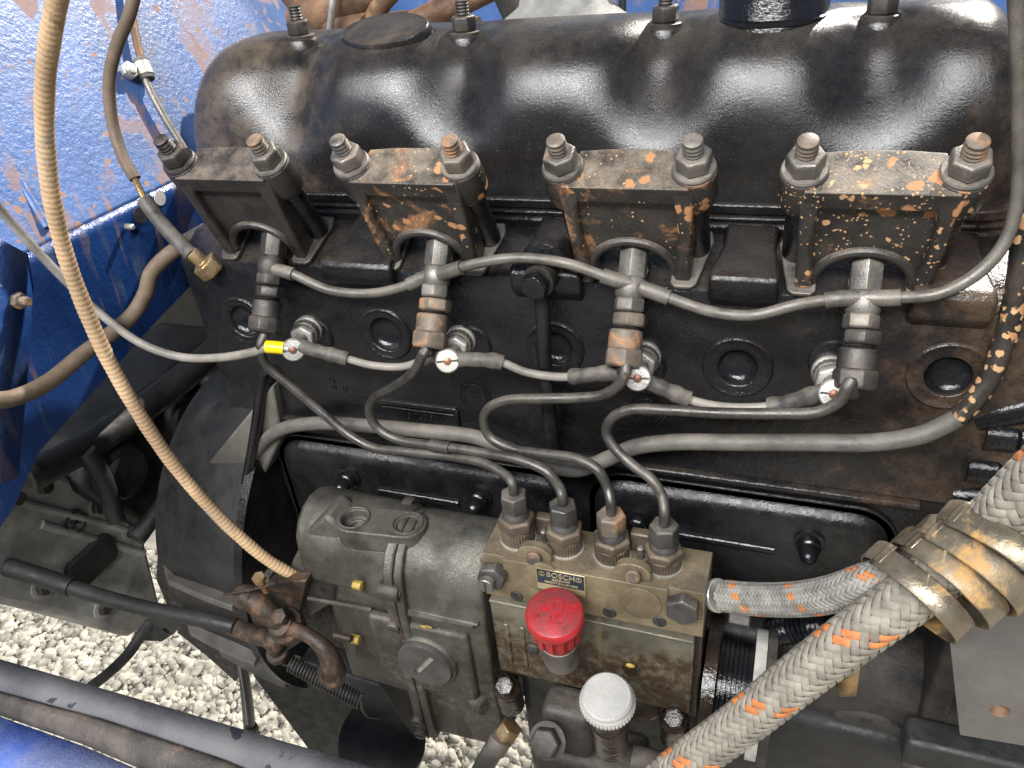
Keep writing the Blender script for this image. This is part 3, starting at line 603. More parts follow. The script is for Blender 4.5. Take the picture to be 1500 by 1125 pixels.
# delivery valve holders, their clamping pieces
for i, t in enumerate(UN):
    x, y = t.x, t.y; h = t.z-16-PZ
    v_ = mk('valve_holder', MB().lathe([(10.6, 0), (10.8, .8), (10.8, h*.52), (10.2, h*.56)], (x, y, PZ), EZ, 72, mod=lambda k, j: 1 if k % 2 else .96), M['nutb'], pump)
    mk('holder_hex', MB().hex((x, y, PZ+h*.50), EZ, 21, h*.42, rot=.15*i, ch=.14), M['nutb'], v_, .6)
    mk('holder_neck', MB().lathe([(8.6, h*.9), (8.4, h+1), (7.6, h+2), (7.2, h+5)], (x, y, PZ), EZ, 28), M['nutd'], v_)
    mk('seat_ring', MB().lathe([(11.7, -.2), (11.7, .9), (10.6, 1.1)], (x, y, PZ), EZ, 40), M['zinc'], v_)
for a, b_ in ((0, 1), (2, 3)):
    m_ = (UN[a]+UN[b_])/2; m_.z = PZ
    arc = [(11*math.cos(t), 8.5*math.sin(t)) for t in [math.pi*k/12 for k in range(13)]]
    cp = mk('clamp_piece', MB().prism([(-11, 0)]+[(x, z*1.0+3) for x, z in arc[::-1]]+[(11, 0)], lambda x, z: V((m_.x+x, m_.y-16, PZ+z)), lambda x, z: V((m_.x+x, m_.y-10, PZ+z))), M['brassy'], pump, .5)
    mk('clamp_screw', MB().lathe([(4.6, 0), (4.6, 4.5), (4, 5.2), (.1, 5.2)], (m_.x+.5, m_.y-15.5, PZ+4.5), V((.1, -1, .15)), 20), M['rusty'], cp)
    mk('lock_tab', MB().box((m_.x, m_.y+10, PZ+7), (12, 7, 14)), M['nutb'], cp, 1.2)
    mk('pin', MB().lathe([(2.2, 0), (2.2, 7), (1.4, 8)], (m_.x+2, m_.y-1, PZ+4), EZ, 14), M['steel'], cp)
# red oil filler cap
ct = G(812, 896, Y=-103); tilt = V((.03, -.20, .98)).normalized(); u_, w_, a_ = frame(tilt)
rc = mk('oil_cap', MB().lathe([(10.5, -32), (12.0, -30), (13.2, -20), (14.3, -12), (16.6, -8.5), (17.3, -5.5), (17.2, -2.5), (16.4, -.8), (15.2, 0), (.1, .15)], ct, tilt, 48), M['red'], pump)
for k in range(14):
    th = 2*math.pi*k/14; d = u_*math.cos(th)+w_*math.sin(th)
    mk('grip_rib', MB().box(ct+d*13.5-a_*17, (3.8, 3.0, 12), (a_.cross(d), d, a_)), M['red'], rc, .7)
mk('cap_neck', MB().lathe([(11.4, -56), (11.4, -33), (11.9, -32), (10, -31.5)], ct, tilt, 36), M['steel'], pump)
ex_ = (EX-a_*EX.dot(a_)).normalized(); ey_ = a_.cross(ex_)
text('cap_lettering', 'Oel', 10.5, ct+a_*.1+ex_*1.0, -ey_+ex_*.12, ex_+ey_*.12, M['red'], rc, .55)
text('cap_lettering', 'Huile', 6, ct+a_*.1-ex_*9.0, -ey_+ex_*.12, ex_+ey_*.12, M['redd'], rc, .35)
text('cap_lettering', 'Oil', 6, ct+a_*.1+ex_*10.2+ey_*3, -ey_+ex_*.12, ex_+ey_*.12, M['redd'], rc, .35)
# governor housing: barrel-topped body, seam flange, end housing, slotted plug
gx1 = PX0-.6; gx0 = G(596, 900, Y=-80).x; gxl = G(447, 850, Y=-62).x
ZT = G(690, 768, Y=-46).z; ZGB = G(660, 1078, Y=-82).z
def barrel(zt, zb, yf, yb, r, zc):
    pts = [(yb, zb), (yf+4, zb), (yf, zb+5), (yf, zc-6)]
    for k in range(9): a = math.radians(180-180*k/8); pts.append(((yf+2+r)+r*math.cos(a), (zt-r)+r*math.sin(a)))
    pts += [(yb, zc)]
    return pts
bpf = barrel(ZT, ZGB, -84, -8, 32, ZT-45)
gv = mk('governor_housing', MB().prism(bpf, lambda y, z: V((gx0, y, z)), lambda y, z: V((gx1, y+1, z))), M['alu'], pump, 3.0, 3)
bp2 = barrel(ZT-2, ZGB+10, -76, -10, 29, ZT-45); bp2 = bp2[:1]+[(-62, ZGB+10), (-65, ZGB+16), (-65, ZT-62), (-76, ZT-58), (-76, ZT-48)]+bp2[4:]
ge = mk('end_housing', MB().prism(bp2, lambda y, z: V((gxl+(8 if z > ZT-40 else 14), y+4, z-1)), lambda y, z: V((gx0-4, y, z))), M['alu'], pump, 4, 3)
bp3 = barrel(ZT+2.2, ZGB-2, -89.5, -8, 34, ZT-45)
mk('seam_flange', MB().prism(bp3, lambda y, z: V((gx0-8.5, y, z)), lambda y, z: V((gx0-1.2, y, z))).prism(bp3, lambda y, z: V((gx0-.6, y, z)), lambda y, z: V((gx0+5.5, y, z))), M['alu'], gv, 1.4)
mk('seam_gasket', MB().prism(barrel(ZT+2.4, ZGB-2, -89.8, -8, 34, ZT-45), lambda y, z: V((gx0-1.2, y, z)), lambda y, z: V((gx0-.6, y, z))), M['brownlink'], gv)
# twin-hole lug on the top
lz = ZT+2.6
ca, cb = G(519, 759, Z=lz), G(597, 767, Z=lz)
d_ = (cb-ca).normalized(); n_ = V((-d_.y, d_.x, 0)); lr = 13.0
st_ = []
for k in range(13): a = math.pi/2+math.pi*k/12; st_.append(ca+d_*(lr*math.cos(a))+n_*(lr*math.sin(a)))
for k in range(13): a = -math.pi/2+math.pi*k/12; st_.append(cb+d_*(lr*math.cos(a))+n_*(lr*math.sin(a)))
lug = mk('twin_lug', MB().prism([(p.x, p.y) for p in st_], lambda x, y: V((x, y, lz-16)), lambda x, y: V((x, y, lz))), M['alu'], pump)
cut(lug, MB().lathe([(8.6, -7), (9.2, 3)], ca, EZ, 28).lathe([(5, -12), (5, 3)], ca, EZ, 24).lathe([(7.0, -8), (7.6, 3)], cb, EZ, 28))
bv = lug.modifiers.new('bevel', 'BEVEL'); bv.width = .9*S; bv.segments = 2; bv.limit_method = 'ANGLE'
for c_ in (ca, cb): mk('hole_rim', MB().lathe([(11.4, -1), (11.0, .9), (10.2, 1.3), (9.4, .9), (9.2, -1)], c_, EZ, 36, capped=False), M['alu'], lug)
for zz_, yy_ in ((ZGB+22, -91), (ZGB+6, -91), (ZT-66, -91)):
    q_ = mk('seam_screw', MB().lathe([(4.6, -2), (4.6, 2.6), (4, 3.2), (.1, 3.2)], (gx0-6, yy_+2, zz_), -EY, 20), M['nutd'], gv)
    mk('screw_slot', MB().box((gx0-6, yy_-1.4, zz_), (7, .6, 1)), M['shade'], q_)
mk('drip_edge', MB().box(((gx0+gx1)/2+2, -84, ZT-50), (gx1-gx0-10, 5, 3)), M['alu'], gv, 1.2)
mk('seam_tab', MB().lathe([(11, 0), (12, 4), (11, 7), (.1, 7.4)], G(605, 752, Y=-30), V((-1, 0, .1)), 20), M['alu'], gv)
# boss plate with big slotted plug
YG = -86
bx0, bx1 = G(562, 990, Y=YG), G(700, 985, Y=YG); bzt, bzb = G(600, 915, Y=YG).z, G(600, 1005, Y=YG).z
mk('plug_boss', MB().box(((bx0.x+bx1.x)/2-1, YG+2, (bzt+bzb)/2+2), (bx1.x-bx0.x-4, 8, bzt-bzb)), M['alu'], gv, 3, 3)
pc_ = G(624, 970, Y=YG-4)
mk('plug_collar', MB().lathe([(24, 6), (23.6, 1), (22.4, -.6), (21, -.6), (21, 2)], pc_, EY, 44, capped=False), M['alu'], gv)
pg = mk('slotted_plug', MB().lathe([(20.4, 4), (20.6, -2.4), (19.8, -3.6), (.1, -3.8)], pc_, EY, 44), M['core'], pump)
sd = (G(648, 948, Y=YG-8)-G(600, 992, Y=YG-8)).normalized()
cut(pg, MB().box(pc_-EY*3.5, (27, 4.4, 4.4), (sd, EY, sd.cross(EY))))
mk('slot_floor', MB().box(pc_-EY*1.1, (26.6, .5, 4.2), (sd, EY, sd.cross(EY))), M['zinc'], pg)
for (ua, va, ub, vb, r_) in ((585, 893, 695, 914, 3.2), (452, 876, 545, 893, 2.0)):
    mk('cast_rib', MB().tube(gp([(ua, va, -84 if ua > 560 else -77), (ub, vb, -84 if ua > 560 else -77)]), r_, 10, 8), M['alu'], gv)
for u, v in ((570, 865), ):
    p = G(u, v, Y=-86); q = mk('screw_boss', MB().lathe([(6.5, -6), (6.5, 7), (5.5, 8.5), (.1, 8.5)], p, EX, 20), M['alu'], gv)
    mk('recessed_screw', MB().lathe([(3.2, 8.6), (3.2, 9.4), (.1, 9.4)], p, EX, 16), M['brownlink'], q)
for u, v in ((527, 858), (523, 937)):
    p = G(u, v, Y=-79); mk('lacquered_screw', MB().hex(p+EX*2, -EX, 6, 7, rot=.3), M['yseal'], gv, .8)
p = G(497, 932, Y=-84); mk('stop_pin', MB().lathe([(2.6, -4), (2.6, 10), (.1, 10.2)], p, EX, 14), M['brownlink'], gv)
for k in range(4): mk('seal_smear', MB().ball(G(620+k*3, 918+k % 2, Y=-89), 1.5, 8, (1.6, .5, .8)), M['yseal'], gv)
mk('side_ear', MB().lathe([(9, -8), (9, 2), (7, 4), (4, 4.5)], G(705, 1030, Y=-84), V((.9, -.4, 0)), 24), M['alu'], gv)
# drive end with bellows and coupling
dv = thing('pump_drive', (PX1+30, -42, PZ-55), 'black ringed drive coupling at the right end of the injection pump', 'coupling')
dc = G(1085, 1010, Y=-42)
mk('drive_flange', MB().lathe([(46, 1), (46, 9), (43, 10)], (PX1, dc.y, dc.z), EX, 40), M['oily'], dv)
pr = [(35, 10)]
for k in range(7): pr += [(36-k*.3, 10+k*3), (36-k*.3, 12+k*3), (33.5, 12.4+k*3), (33.5, 12.9+k*3)]
mk('ringed_hub', MB().lathe(pr, (PX1, dc.y, dc.z), EX, 48), M['gloss'], dv)
mk('cream_ring', MB().lathe([(30, 31), (42, 31), (42, 38), (30, 38)], (PX1, dc.y, dc.z), EX, 48), M['cream'], dv)
mk('coupling_disc', MB().lathe([(30, 38), (44, 38.5), (44, 44), (30, 45)], (PX1, dc.y, dc.z), EX, 48), M['iron'], dv)
# ------------------------------------------------------------------ feed pump with primer
fp = thing('feed_pump', G(850, 1100, Y=-105), 'sooty black feed pump under the injection pump with a primer post', 'feed pump')
fc = G(850, 1110, Y=-100)
mk('body', MB().box(fc+V((4, 12, -14)), (78, 36, 34)), M['iron'], fp, 7, 3)
mk('neck', MB().box(G(835, 1040, Y=-92)+V((0, 0, -12)), (34, 24, 46)), M['iron'], fp, 6, 3)
p = G(893, 1060, Y=-112); pa = V((.0, -.25, .97)).normalized()
tp = G(889, 1018, Y=-125)
ax = V((.02, -.17, .98)).normalized()
po = mk('primer_post', MB().lathe([(10.5, -66), (10.5, -38), (11.4, -37), (11.4, -32), (10.6, -31), (10.6, -8)], tp, ax, 32), M['oily'], fp)
N = 84
kn = mk('primer_knob', MB().lathe([(10, -13), (14.4, -12), (15.2, -10), (15.4, -5.0), (14.6, -4.0), (14.4, -1.6), (13.2, -.2), (.1, .1)], tp, ax, N, mod=lambda k, j: 1), M['cap'], fp)
u_, w_, a_ = frame(ax)
beads = MB()
for k in range(44):
    t = 2*math.pi*k/44; d = u_*math.cos(t)+w_*math.sin(t); beads.ball(tp+d*15.2-a_*7.6, 1.0, 6, (1, 1, 2.2))
mk('knurl_beads', beads, M['cap'], kn)
for u, v in ((802, 1085),):
    p = G(u, v, Y=-118); ax2 = V((-.05, -.75, .65)).normalized()
    q = mk('hollow_bolt', MB().hex(p, ax2, 17, 9, rot=.2), M['iron'], fp, .8); mk('washer', MB().lathe([(12, -3), (12, 0), (7, .2)], p, ax2, 28), M['iron'], q)
for u, v in ((918, 1102),): mk('side_union', MB().lathe([(9, -10), (9, 20)], G(950, 1118, Y=-108), EX, 24), M['iron'], fp)
fh = thing('fuel_hose', G(725, 1110, Y=-110), 'short grey hose end with brass fitting at the lower edge', 'hose')
mk('tube', MB().tube(gp([(690, 1165, -118), (705, 1130, -115), (722, 1100, -111), (735, 1080, -106)]), 7.2, 20), M['hose'], fh)
mk('fitting', MB().hex(G(734, 1085, Y=-105), (G(752, 1060, Y=-98)-G(730, 1090, Y=-106)), 14, 15, rot=.3), M['brass'], fh, .6)
mk('crimp', MB().tube(gp([(725, 1098, -111), (735, 1080, -106)]), 8.0, 20), M['steel'], fh)
# ------------------------------------------------------------------ braided hoses
def braid(name, label, pts, R, N, wid, mat_, tracers, turns_pitch, ph0=0):
    P_ = gp(pts); th = thing(name, P_[0], label, 'hose')
    path = smooth_path(P_, .8); fr = frames(path); n = len(path)
    cum = [0]
    for i in range(1, n): cum.append(cum[-1]+(path[i]-path[i-1]).length)
    mk('core', MB().tube(P_, R*.93, 28, 2.5), M['core'], th)
    main = MB(); tr = MB(); pitch = turns_pitch
    for dr in (1, -1):
        for s_ in range(N):
            tgt = tr if (dr == 1 and s_ in tracers) else main
            o = len(tgt.v)
            for i in range(n):
                phs = 2*math.pi*(s_/N)+ph0; th_ = phs+dr*2*math.pi*cum[i]/pitch
                x = cum[i]/pitch*2*N                                          # crossings passed along this strand
                k = (x+2*s_-.5) % 4 if dr == 1 else (2*s_-x-2.5) % 4         # over two, under two
                h = math.tanh(2.2*math.cos(k*math.pi/2))*.62*(R/11.0)
                u, w_, t = fr[i]
                rad = u*math.cos(th_)+w_*math.sin(th_); tan = -u*math.sin(th_)+w_*math.cos(th_)
                sl = 2*math.pi*R/pitch*dr
                along = (t+tan*sl).normalized(); side = along.cross(rad)
                for q, dh in ((-1, -.42), (-.6, -.05), (0, .12), (.6, -.05), (1, -.42)):
                    tgt.v.append(path[i]+rad*(R+h+dh*(R/11.0))+side*(q*wid/2))
            for i in range(n-1):
                for q in range(4): tgt.f.append((o+i*5+q, o+i*5+q+1, o+i*5+q+6, o+i*5+q+5))
    b_ = mk('braid', main, M[mat_], th, ang=80); b_['kind'] = 'stuff'
    if tracers: b2 = mk('tracer_yarn', tr, M['tracer'], th, ang=80); b2['kind'] = 'stuff'
    return th
braid('braided_hose', 'thick beige braided hose with orange flecks rising from the lower edge to the right', [(760, 1310, -150), (925, 1180, -135), (1005, 1118, -130), (1085, 1060, -126), (1180, 985, -122), (1270, 918, -118), (1345, 864, -112), (1405, 814, -108), (1455, 768, -108), (1510, 714, -112), (1590, 640, -118), (1760, 480, -130), (1900, 330, -140)], 11.3, 12, 3.75, 'braid', (0, 1), 66)
h2 = braid('braided_hose', 'grey braided hose with a metal end ring leaving the injection pump to the right', [(1062, 873, -62), (1100, 877, -70), (1160, 878, -82), (1220, 870, -95), (1280, 850, -98), (1340, 834, -94), (1420, 832, -92), (1500, 808, -95), (1580, 780, -100), (1750, 730, -110), (1900, 690, -120)], 8.8, 16, 2.15, 'braidg', (0, 1), 44)
e0, e1 = G(1050, 872, Y=-60), G(1085, 876, Y=-67); ax = (e1-e0).normalized()
mk('end_ring', MB().lathe([(9.4, 0), (9.9, .4), (9.9, 2.6), (9.4, 3.2), (8.6, 3.2)], e0-ax*1, ax, 40), M['zinc'], h2)
mk('hose_stem', MB().lathe([(8.5, -24), (8.5, 0)], e0, ax, 28).hex(e0+V((8, 0, -13)), EX, 12, 12), M['nutd'], h2)
# ------------------------------------------------------------------ brass strap coiled round both hoses
sp = thing('brass_strap', G(1390, 850, Y=-140), 'tarnished brass strap coiled round the two braided hoses', 'strap')
def band(edge_a, edge_b, wpx):                         # a turn of flat strap: over the front from one pixel to the other, and round the back
    pts = []
    A, B = G(*edge_a, Y=-111), G(*edge_b, Y=-111); mid = (A+B)/2; up = (A-B)/2; dn = FWD*-1
    dn = (dn-up.normalized()*dn.dot(up.normalized())).normalized(); along = up.normalized().cross(dn)
    vs = []; K = 40; wmm = wpx*.30
    for k in range(K+1):
        a = -0.18+ (2*math.pi+.2)*k/K
        rr = up*math.cos(a)*1.0+dn*(math.sin(a)*27)+along*(2.0*a/6.28)
        for j, q in enumerate((-.5, -.46, .46, .5)): vs.append(mid+rr*(1 if j in (1, 2) else .985)+along*(q*wmm))
    fs = [(4*k+j, 4*k+j+1, 4*k+j+5, 4*k+j+4) for k in range(K) for j in range(3)]
    o = mk('strap_turn', MB().add(vs, fs), M['strap'], sp, ang=50)
    so_ = o.modifiers.new('solid', 'SOLIDIFY'); so_.thickness = .7*S; so_.offset = 1
    return o
for ea, eb in (((1296, 818), (1377, 916)), ((1343, 797), (1421, 895)), ((1374, 779), (1460, 878)), ((1405, 757), (1507, 856))) : band(ea, eb, 34)
tl = MB(); a, b_, c_, d_ = G(1243, 893, Y=-108), G(1292, 888, Y=-108), G(1270, 905, Y=-112), G(1236, 926, Y=-112)
mk('loose_tail', MB().add([G(1247, 892, Y=-106), G(1294, 888, Y=-106), G(1288, 925, Y=-108), G(1234, 925, Y=-108)], [(0, 1, 2, 3)]), M['brass'], sp).modifiers.new('solid', 'SOLIDIFY').thickness = .8*S
tt = []
for k in range(5):
    q = k/4; tt += [G(1222+q*8, 1000+q*19, Y=-112-math.sin(q*2)*3), G(1262-q*8, 972+q*46, Y=-112-math.sin(q*2)*3)]
mk('strap_end', MB().add(tt, [(2*k, 2*k+1, 2*k+3, 2*k+2) for k in range(4)]), M['brass'], sp).modifiers.new('solid', 'SOLIDIFY').thickness = .8*S
# ------------------------------------------------------------------ blue panel at the left
bp0 = thing('blue_panel', (-172, 80, -110), 'textured blue painted body panel with muddy runs, left of the engine', 'body panel')
XL = -172; zc = 16
up_ = []
NYp, NZp = 2, 2
cz1, cz0 = 30, 6
def bulk(Y, s):                                        # folded sheet: lower face upright, upper face leaning back
    if s < 0: return V((XL+s*.05, Y, zc+s))
    r = 10
    return V((XL-min(s, 1e9)*.42, Y, zc+s*.9))
rows = [-150, -60, -6, -2, 0, 3, 8, 20, 80, 160, 260]; ys = [-330, -200, -100, 0, 100, 200, 320, 400]
mu = MB(); ru = [r for r in rows if r >= 0]; 
for y in ys: mu.v += [bulk(y, r) for r in ru]
for i in range(len(ys)-1):
    for j in range(len(ru)-1): a = i*len(ru)+j; mu.f.append((a, a+1, a+len(ru)+1, a+len(ru)))
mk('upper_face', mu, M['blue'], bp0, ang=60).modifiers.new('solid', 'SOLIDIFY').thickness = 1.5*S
# lower face with a slanting lower edge
le = [(-330, -230), (-120, -150), (-85, -126), (60, -92), (130, -78), (240, -60)]
ml = MB()
for y, zb in le: ml.v += [V((XL, y, zc)), V((XL+1.5, y, zc-9)), V((XL-2, y, zc-30)), V((XL-3, y, (zc+zb)/2)), V((XL-10, y, zb+6)), V((XL-26, y, zb))]
for i in range(len(le)-1):
    for j in range(5): a = i*6+j; ml.f.append((a, a+1, a+7, a+6))
mk('lower_face', ml, M['blueshade'], bp0, ang=60).modifiers.new('solid', 'SOLIDIFY').thickness = 1.5*S
# pressed ribs
a, b_ = G(8, 232, X=XL-30), G(70, 333, X=XL-2)
mk('pressed_rib', MB().tube([a, b_], 3, 10), M['blue'], bp0)
for pts in ([(395, -40, -250), (345, 60, -225)],): pass
# side flange with bolt
fl = [G(-40, 330, X=-150), G(38, 372, X=-150), G(46, 420, X=-150), G(40, 520, X=-150), G(24, 700, X=-150), G(-40, 720, X=-150)]
mk('side_flange', MB().add(fl, [tuple(range(6))]), M['blueshade'], bp0).modifiers.new('solid', 'SOLIDIFY').thickness = 2*S
p = G(24, 440, X=-149); q = mk('panel_bolt', MB().hex(p, EX, 10, 5), M['rusty'], bp0, .5); mk('bolt_tip', MB().thread(p+EX*4, EX, 3, 7), M['rusty'], q)
p = G(203, 315, X=XL); mk('panel_hole', MB().lathe([(6.5, -1), (6.5, .9), (.1, .9)], p+EX*1.4, EX, 24), M['shade'], bp0)
p = G(184, 332, X=XL); mk('panel_stud', MB().lathe([(2.4, 0), (2.4, 7), (1.6, 8)], p, EX, 14), M['zinc'], bp0)
p = G(232, 290, X=XL); mk('panel_plug', MB().lathe([(6, 0), (6, 1), (.1, 1.2)], p+EX*1.2, EX, 20), M['cap'], bp0)
# clip and brake pipe on the panel
def XP(u, v, off=0):                                   # on the leaning face
    n = V((.9, 0, .42)).normalized(); o = V((XL, 0, zc))+n*off; r = RIGHT*((u-CXP)/FPX)+DOWN*((v-CYP)/FPX)+FWD
    return CAM+r*((o-CAM).dot(n)/r.dot(n))
NB = V((.9, 0, .42)).normalized()
br = thing('brake_pipe', XP(230, 130, 6), 'thin steel pipe clipped to the blue panel', 'pipe')
mk('tube', MB().tube([XP(188, -30, 8), XP(196, 40, 8), XP(205, 80, 8), XP(215, 120, 8), XP(240, 170, 8), XP(266, 212, 8), XP(300, 270, 8)], 3.2, 14), M['steel'], br)
mk('rust_length', MB().tube([XP(193, 20, 8), XP(198, 50, 8), XP(206, 84, 8)], 3.4, 14), M['exh'], br)
cl = thing('pipe_clip', XP(200, 105, 4), 'bright metal clip with rubber liner and screw on the blue panel', 'clip')
d1 = (XP(225, 135, 8)-XP(205, 80, 8)).normalized(); o1 = XP(211, 102, 8)
mk('rubber_liner', MB().lathe([(5.6, -9), (6.2, -8.4), (6.2, 8.4), (5.6, 9)], o1, d1, 20), M['sleeve'], cl)
mk('metal_band', MB().lathe([(6.4, -5.5), (6.9, -5), (6.9, 5), (6.4, 5.5)], o1, d1, 24), M['zinc'], cl)
so1 = XP(186, 106, 3); s_ = mk('clip_screw', MB().hex(so1, NB, 13, 6, rot=.2), M['zinc'], cl, .6); mk('screw_dome', MB().lathe([(5, 6), (4, 8), (.1, 8.6)], so1, NB, 20), M['zinc'], s_)
mk('clip_tongue', MB().box((so1+o1)/2, ((so1-o1).length+4, 2, 9), ((so1-o1).normalized(), NB, d1)), M['zinc'], cl, .5)
# ------------------------------------------------------------------ loose cables and hoses at the left
p = gp([(190, -330, -135), (122, -150, -124), (92, -40, -120), (78, 30, -118), (67, 110, -115), (66, 200, -112), (76, 290, -110), (95, 370, -108), (120, 440, -106), (155, 520, -104), (200, 600, -100), (250, 675, -94), (300, 735, -88), (350, 785, -82), (395, 822, -76), (440, 848, -68)])
cn = thing('corrugated_conduit', p[-1], 'long tan muddy corrugated conduit curving down the left side to the pump', 'conduit')
mk('tube', MB().tube(p, 4.3, 16, .52, rmod=lambda k, q: 1+.026*math.sin(k*2*math.pi/6)*(.4 if q < .2 else 1)+.02*math.sin(k*.11)+.015*math.sin(k*.037)), M['conduit'], cn)
cp = thing('sensor_cable', G(290, 385, Y=0), 'brown cable with black sleeve ending in a brass fitting on the head', 'cable')
cb_ = [(300, -230, 60), (240, -120, 48), (205, -40, 40), (190, 20, 36), (170, 70, 32), (160, 120, 28), (165, 180, 24), (180, 230, 18), (198, 262, 14)]
mk('outer_cable', MB().tube(gp(cb_), 4.0, 14), M['rubber'], cp)
mk('inner_cable', MB().tube(gp([(196, 258, 14), (206, 280, 12), (215, 298, 10)]), 2.2, 10), M['brass'], cp)
mk('black_sleeve', MB().tube(gp([(211, 292, 11), (228, 316, 8), (250, 342, 5), (272, 364, 2), (282, 374, 0)]), 5.2, 16), M['sleeve'], cp)
b0 = G(283, 372, Y=0); ax = (G(310, 395, Y=5)-G(283, 372, Y=0)).normalized()
bf = mk('brass_fitting', MB().lathe([(4.2, -2), (5, 0), (5, 7), (6, 8)], b0, ax, 20).hex(b0+ax*8, ax, 17, 11, rot=.1), M['brass'], cp, .5)
p = [G(u, v, X=x) for u, v, x in ((-200, 640, -140), (-40, 590, -138), (20, 583, -138), (70, 560, -138), (120, 520, -136), (165, 487, -132), (195, 460, -126), (213, 430, -120), (222, 400, -115), (245, 375, -106), (280, 352, -94), (320, 330, -82))]
hs = thing('brown_hose', p[0], 'brown dusty rubber hose bending in front of the blue panel', 'hose')
mk('tube', MB().tube(p, 5.6, 16), M['rubber'], hs)
mk('end_pipe', MB().tube([G(262, 362, X=-100), G(304, 338, X=-87)], 6.4, 16), M['pipe2'], hs)
# ------------------------------------------------------------------ bell housing, gearbox and dark parts at the lower left
bl = thing('bell_housing', (-100, 110, -380), 'grey bell housing with a dark curved rim behind the injection pump', 'bell housing')
bc = V((0, 110, -312))
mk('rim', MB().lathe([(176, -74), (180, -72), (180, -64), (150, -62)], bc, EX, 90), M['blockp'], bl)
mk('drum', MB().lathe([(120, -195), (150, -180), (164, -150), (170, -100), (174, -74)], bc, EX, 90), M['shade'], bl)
for a in (-165, -145, -128, -112, 178, 160):
    t = math.radians(a); mk('rim_bolt', MB().hex(bc+V((-50, 168*math.cos(t), 168*math.sin(t))), EX, 13, 7), M['dark'], bl)
pt = [G(u, v, Y=0) for u, v in [(398, 565), (412, 640), (385, 700), (352, 760), (345, 800), (262, 760), (268, 735), (310, 672)]]
mk('gusset', MB().prism([(p.x, p.z) for p in pt], lambda x, z: V((x, 0, z)), lambda x, z: V((x, 20, z))), M['bell'], bl, 2)
for a in (-170, -150, -130, 168):
    t = math.radians(a); d_ = V((0, math.cos(t), math.sin(t)))
    mk('drum_web', MB().prism([(-176, 150), (-74, 172), (-74, 184), (-100, 181), (-150, 172)], lambda x, r: V((x, 110, -312))+d_*r+V((0, -d_.z, d_.y))*-3, lambda x, r: V((x, 110, -312))+d_*r+V((0, -d_.z, d_.y))*3), M['bell'], bl, 1)
tn = thing('added_dark_sheet', (-150, 262, -330), 'dark sheet added behind the gearbox to darken the gap between engine and blue panel', 'dark backing')  # added dark sheet, keeps bright ground out of the gap
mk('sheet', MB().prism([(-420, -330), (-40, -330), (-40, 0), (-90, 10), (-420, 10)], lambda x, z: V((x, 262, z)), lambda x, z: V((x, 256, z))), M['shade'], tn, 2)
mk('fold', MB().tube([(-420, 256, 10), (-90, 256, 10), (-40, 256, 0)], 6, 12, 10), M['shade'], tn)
gb = thing('gearbox', (-330, 150, -420), 'pale grey gearbox casting in the shade at the lower left', 'gearbox')
gpts = [(30, 720), (95, 690), (120, 720), (215, 770), (235, 900), (190, 900), (70, 850), (40, 800)]
gq = [G(u, v, X=-250) for u, v in [(-30, 720), (85, 690), (205, 755), (240, 900), (190, 935), (100, 905), (-30, 880)]]
mk('casting', MB().prism([(p.y, p.z) for p in gq], lambda y, z: V((-250, y, z)), lambda y, z: V((-420, y, z))), M['cast'], gb, 6, 3)
for (u0, v0, u1, v1) in ((30, 735, 215, 785), (60, 768, 210, 810)): mk('cast_rib', MB().tube([G(u0, v0, X=-250), G(u1, v1, X=-250)], 4, 10, 10), M['cast'], gb)
for u, v in ((20, 728), (62, 712), (140, 742), (190, 778), (60, 860), (150, 890)):
    q_ = mk('case_bolt', MB().hex(G(u, v, X=-250), EX, 12, 7, rot=.3), M['dark'], gb); mk('bolt_pad', MB().lathe([(10, -2), (10, 1.5), (7, 2)], G(u, v, X=-250), EX, 20), M['cast'], q_)
mk('inspection_cover', MB().prism(rrect(G(70, 800, X=-250).y, G(175, 820, X=-250).y, G(120, 860, X=-250).z, G(120, 805, X=-250).z, 8), lambda y, z: V((-250, y, z)), lambda y, z: V((-244, y, z))), M['shade'], gb, 1.5)
gpm = G(110, 765, X=-248); mk('cast_emblem', MB().lathe([(11, 0), (11, 1.5), (9, 1.5), (9, 0)], gpm, EX, 28, capped=False).box(gpm+EX*.7, (1.4, 12, 2), (EX, V((0, .8, -.6)), V((0, .6, .8)))).box(gpm+EX*.7, (1.4, 12, 2), (EX, V((0, .8, .6)), V((0, -.6, .8)))), M['iron'], gb)
mk('selector_tube', MB().tube([G(40, 700, X=-225), G(150, 640, X=-225), G(260, 560, X=-215), G(330, 500, X=-205)], 13, 20, 5), M['shade'], gb)
mk('selector_end', MB().lathe([(13.5, -2), (13.5, 6), (9, 6), (8.5, 2)], G(44, 697, X=-225), G(30, 705, X=-225)-G(44, 697, X=-225), 24), M['iron'], gb)
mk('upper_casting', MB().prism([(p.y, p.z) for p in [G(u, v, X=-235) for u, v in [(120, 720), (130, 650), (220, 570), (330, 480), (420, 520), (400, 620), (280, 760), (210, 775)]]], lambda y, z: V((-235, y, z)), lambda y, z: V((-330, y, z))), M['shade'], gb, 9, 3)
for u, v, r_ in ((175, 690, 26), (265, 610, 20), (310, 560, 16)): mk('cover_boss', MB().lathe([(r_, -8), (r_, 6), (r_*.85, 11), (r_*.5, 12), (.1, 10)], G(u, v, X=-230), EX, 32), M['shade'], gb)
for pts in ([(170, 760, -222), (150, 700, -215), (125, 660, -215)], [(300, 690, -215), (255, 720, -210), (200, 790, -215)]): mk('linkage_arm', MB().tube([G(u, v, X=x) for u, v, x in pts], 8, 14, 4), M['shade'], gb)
bw = thing('gearbox_shield', G(300, 880, Y=60), 'dark sheet metal shield below the bell housing gusset', 'shield')
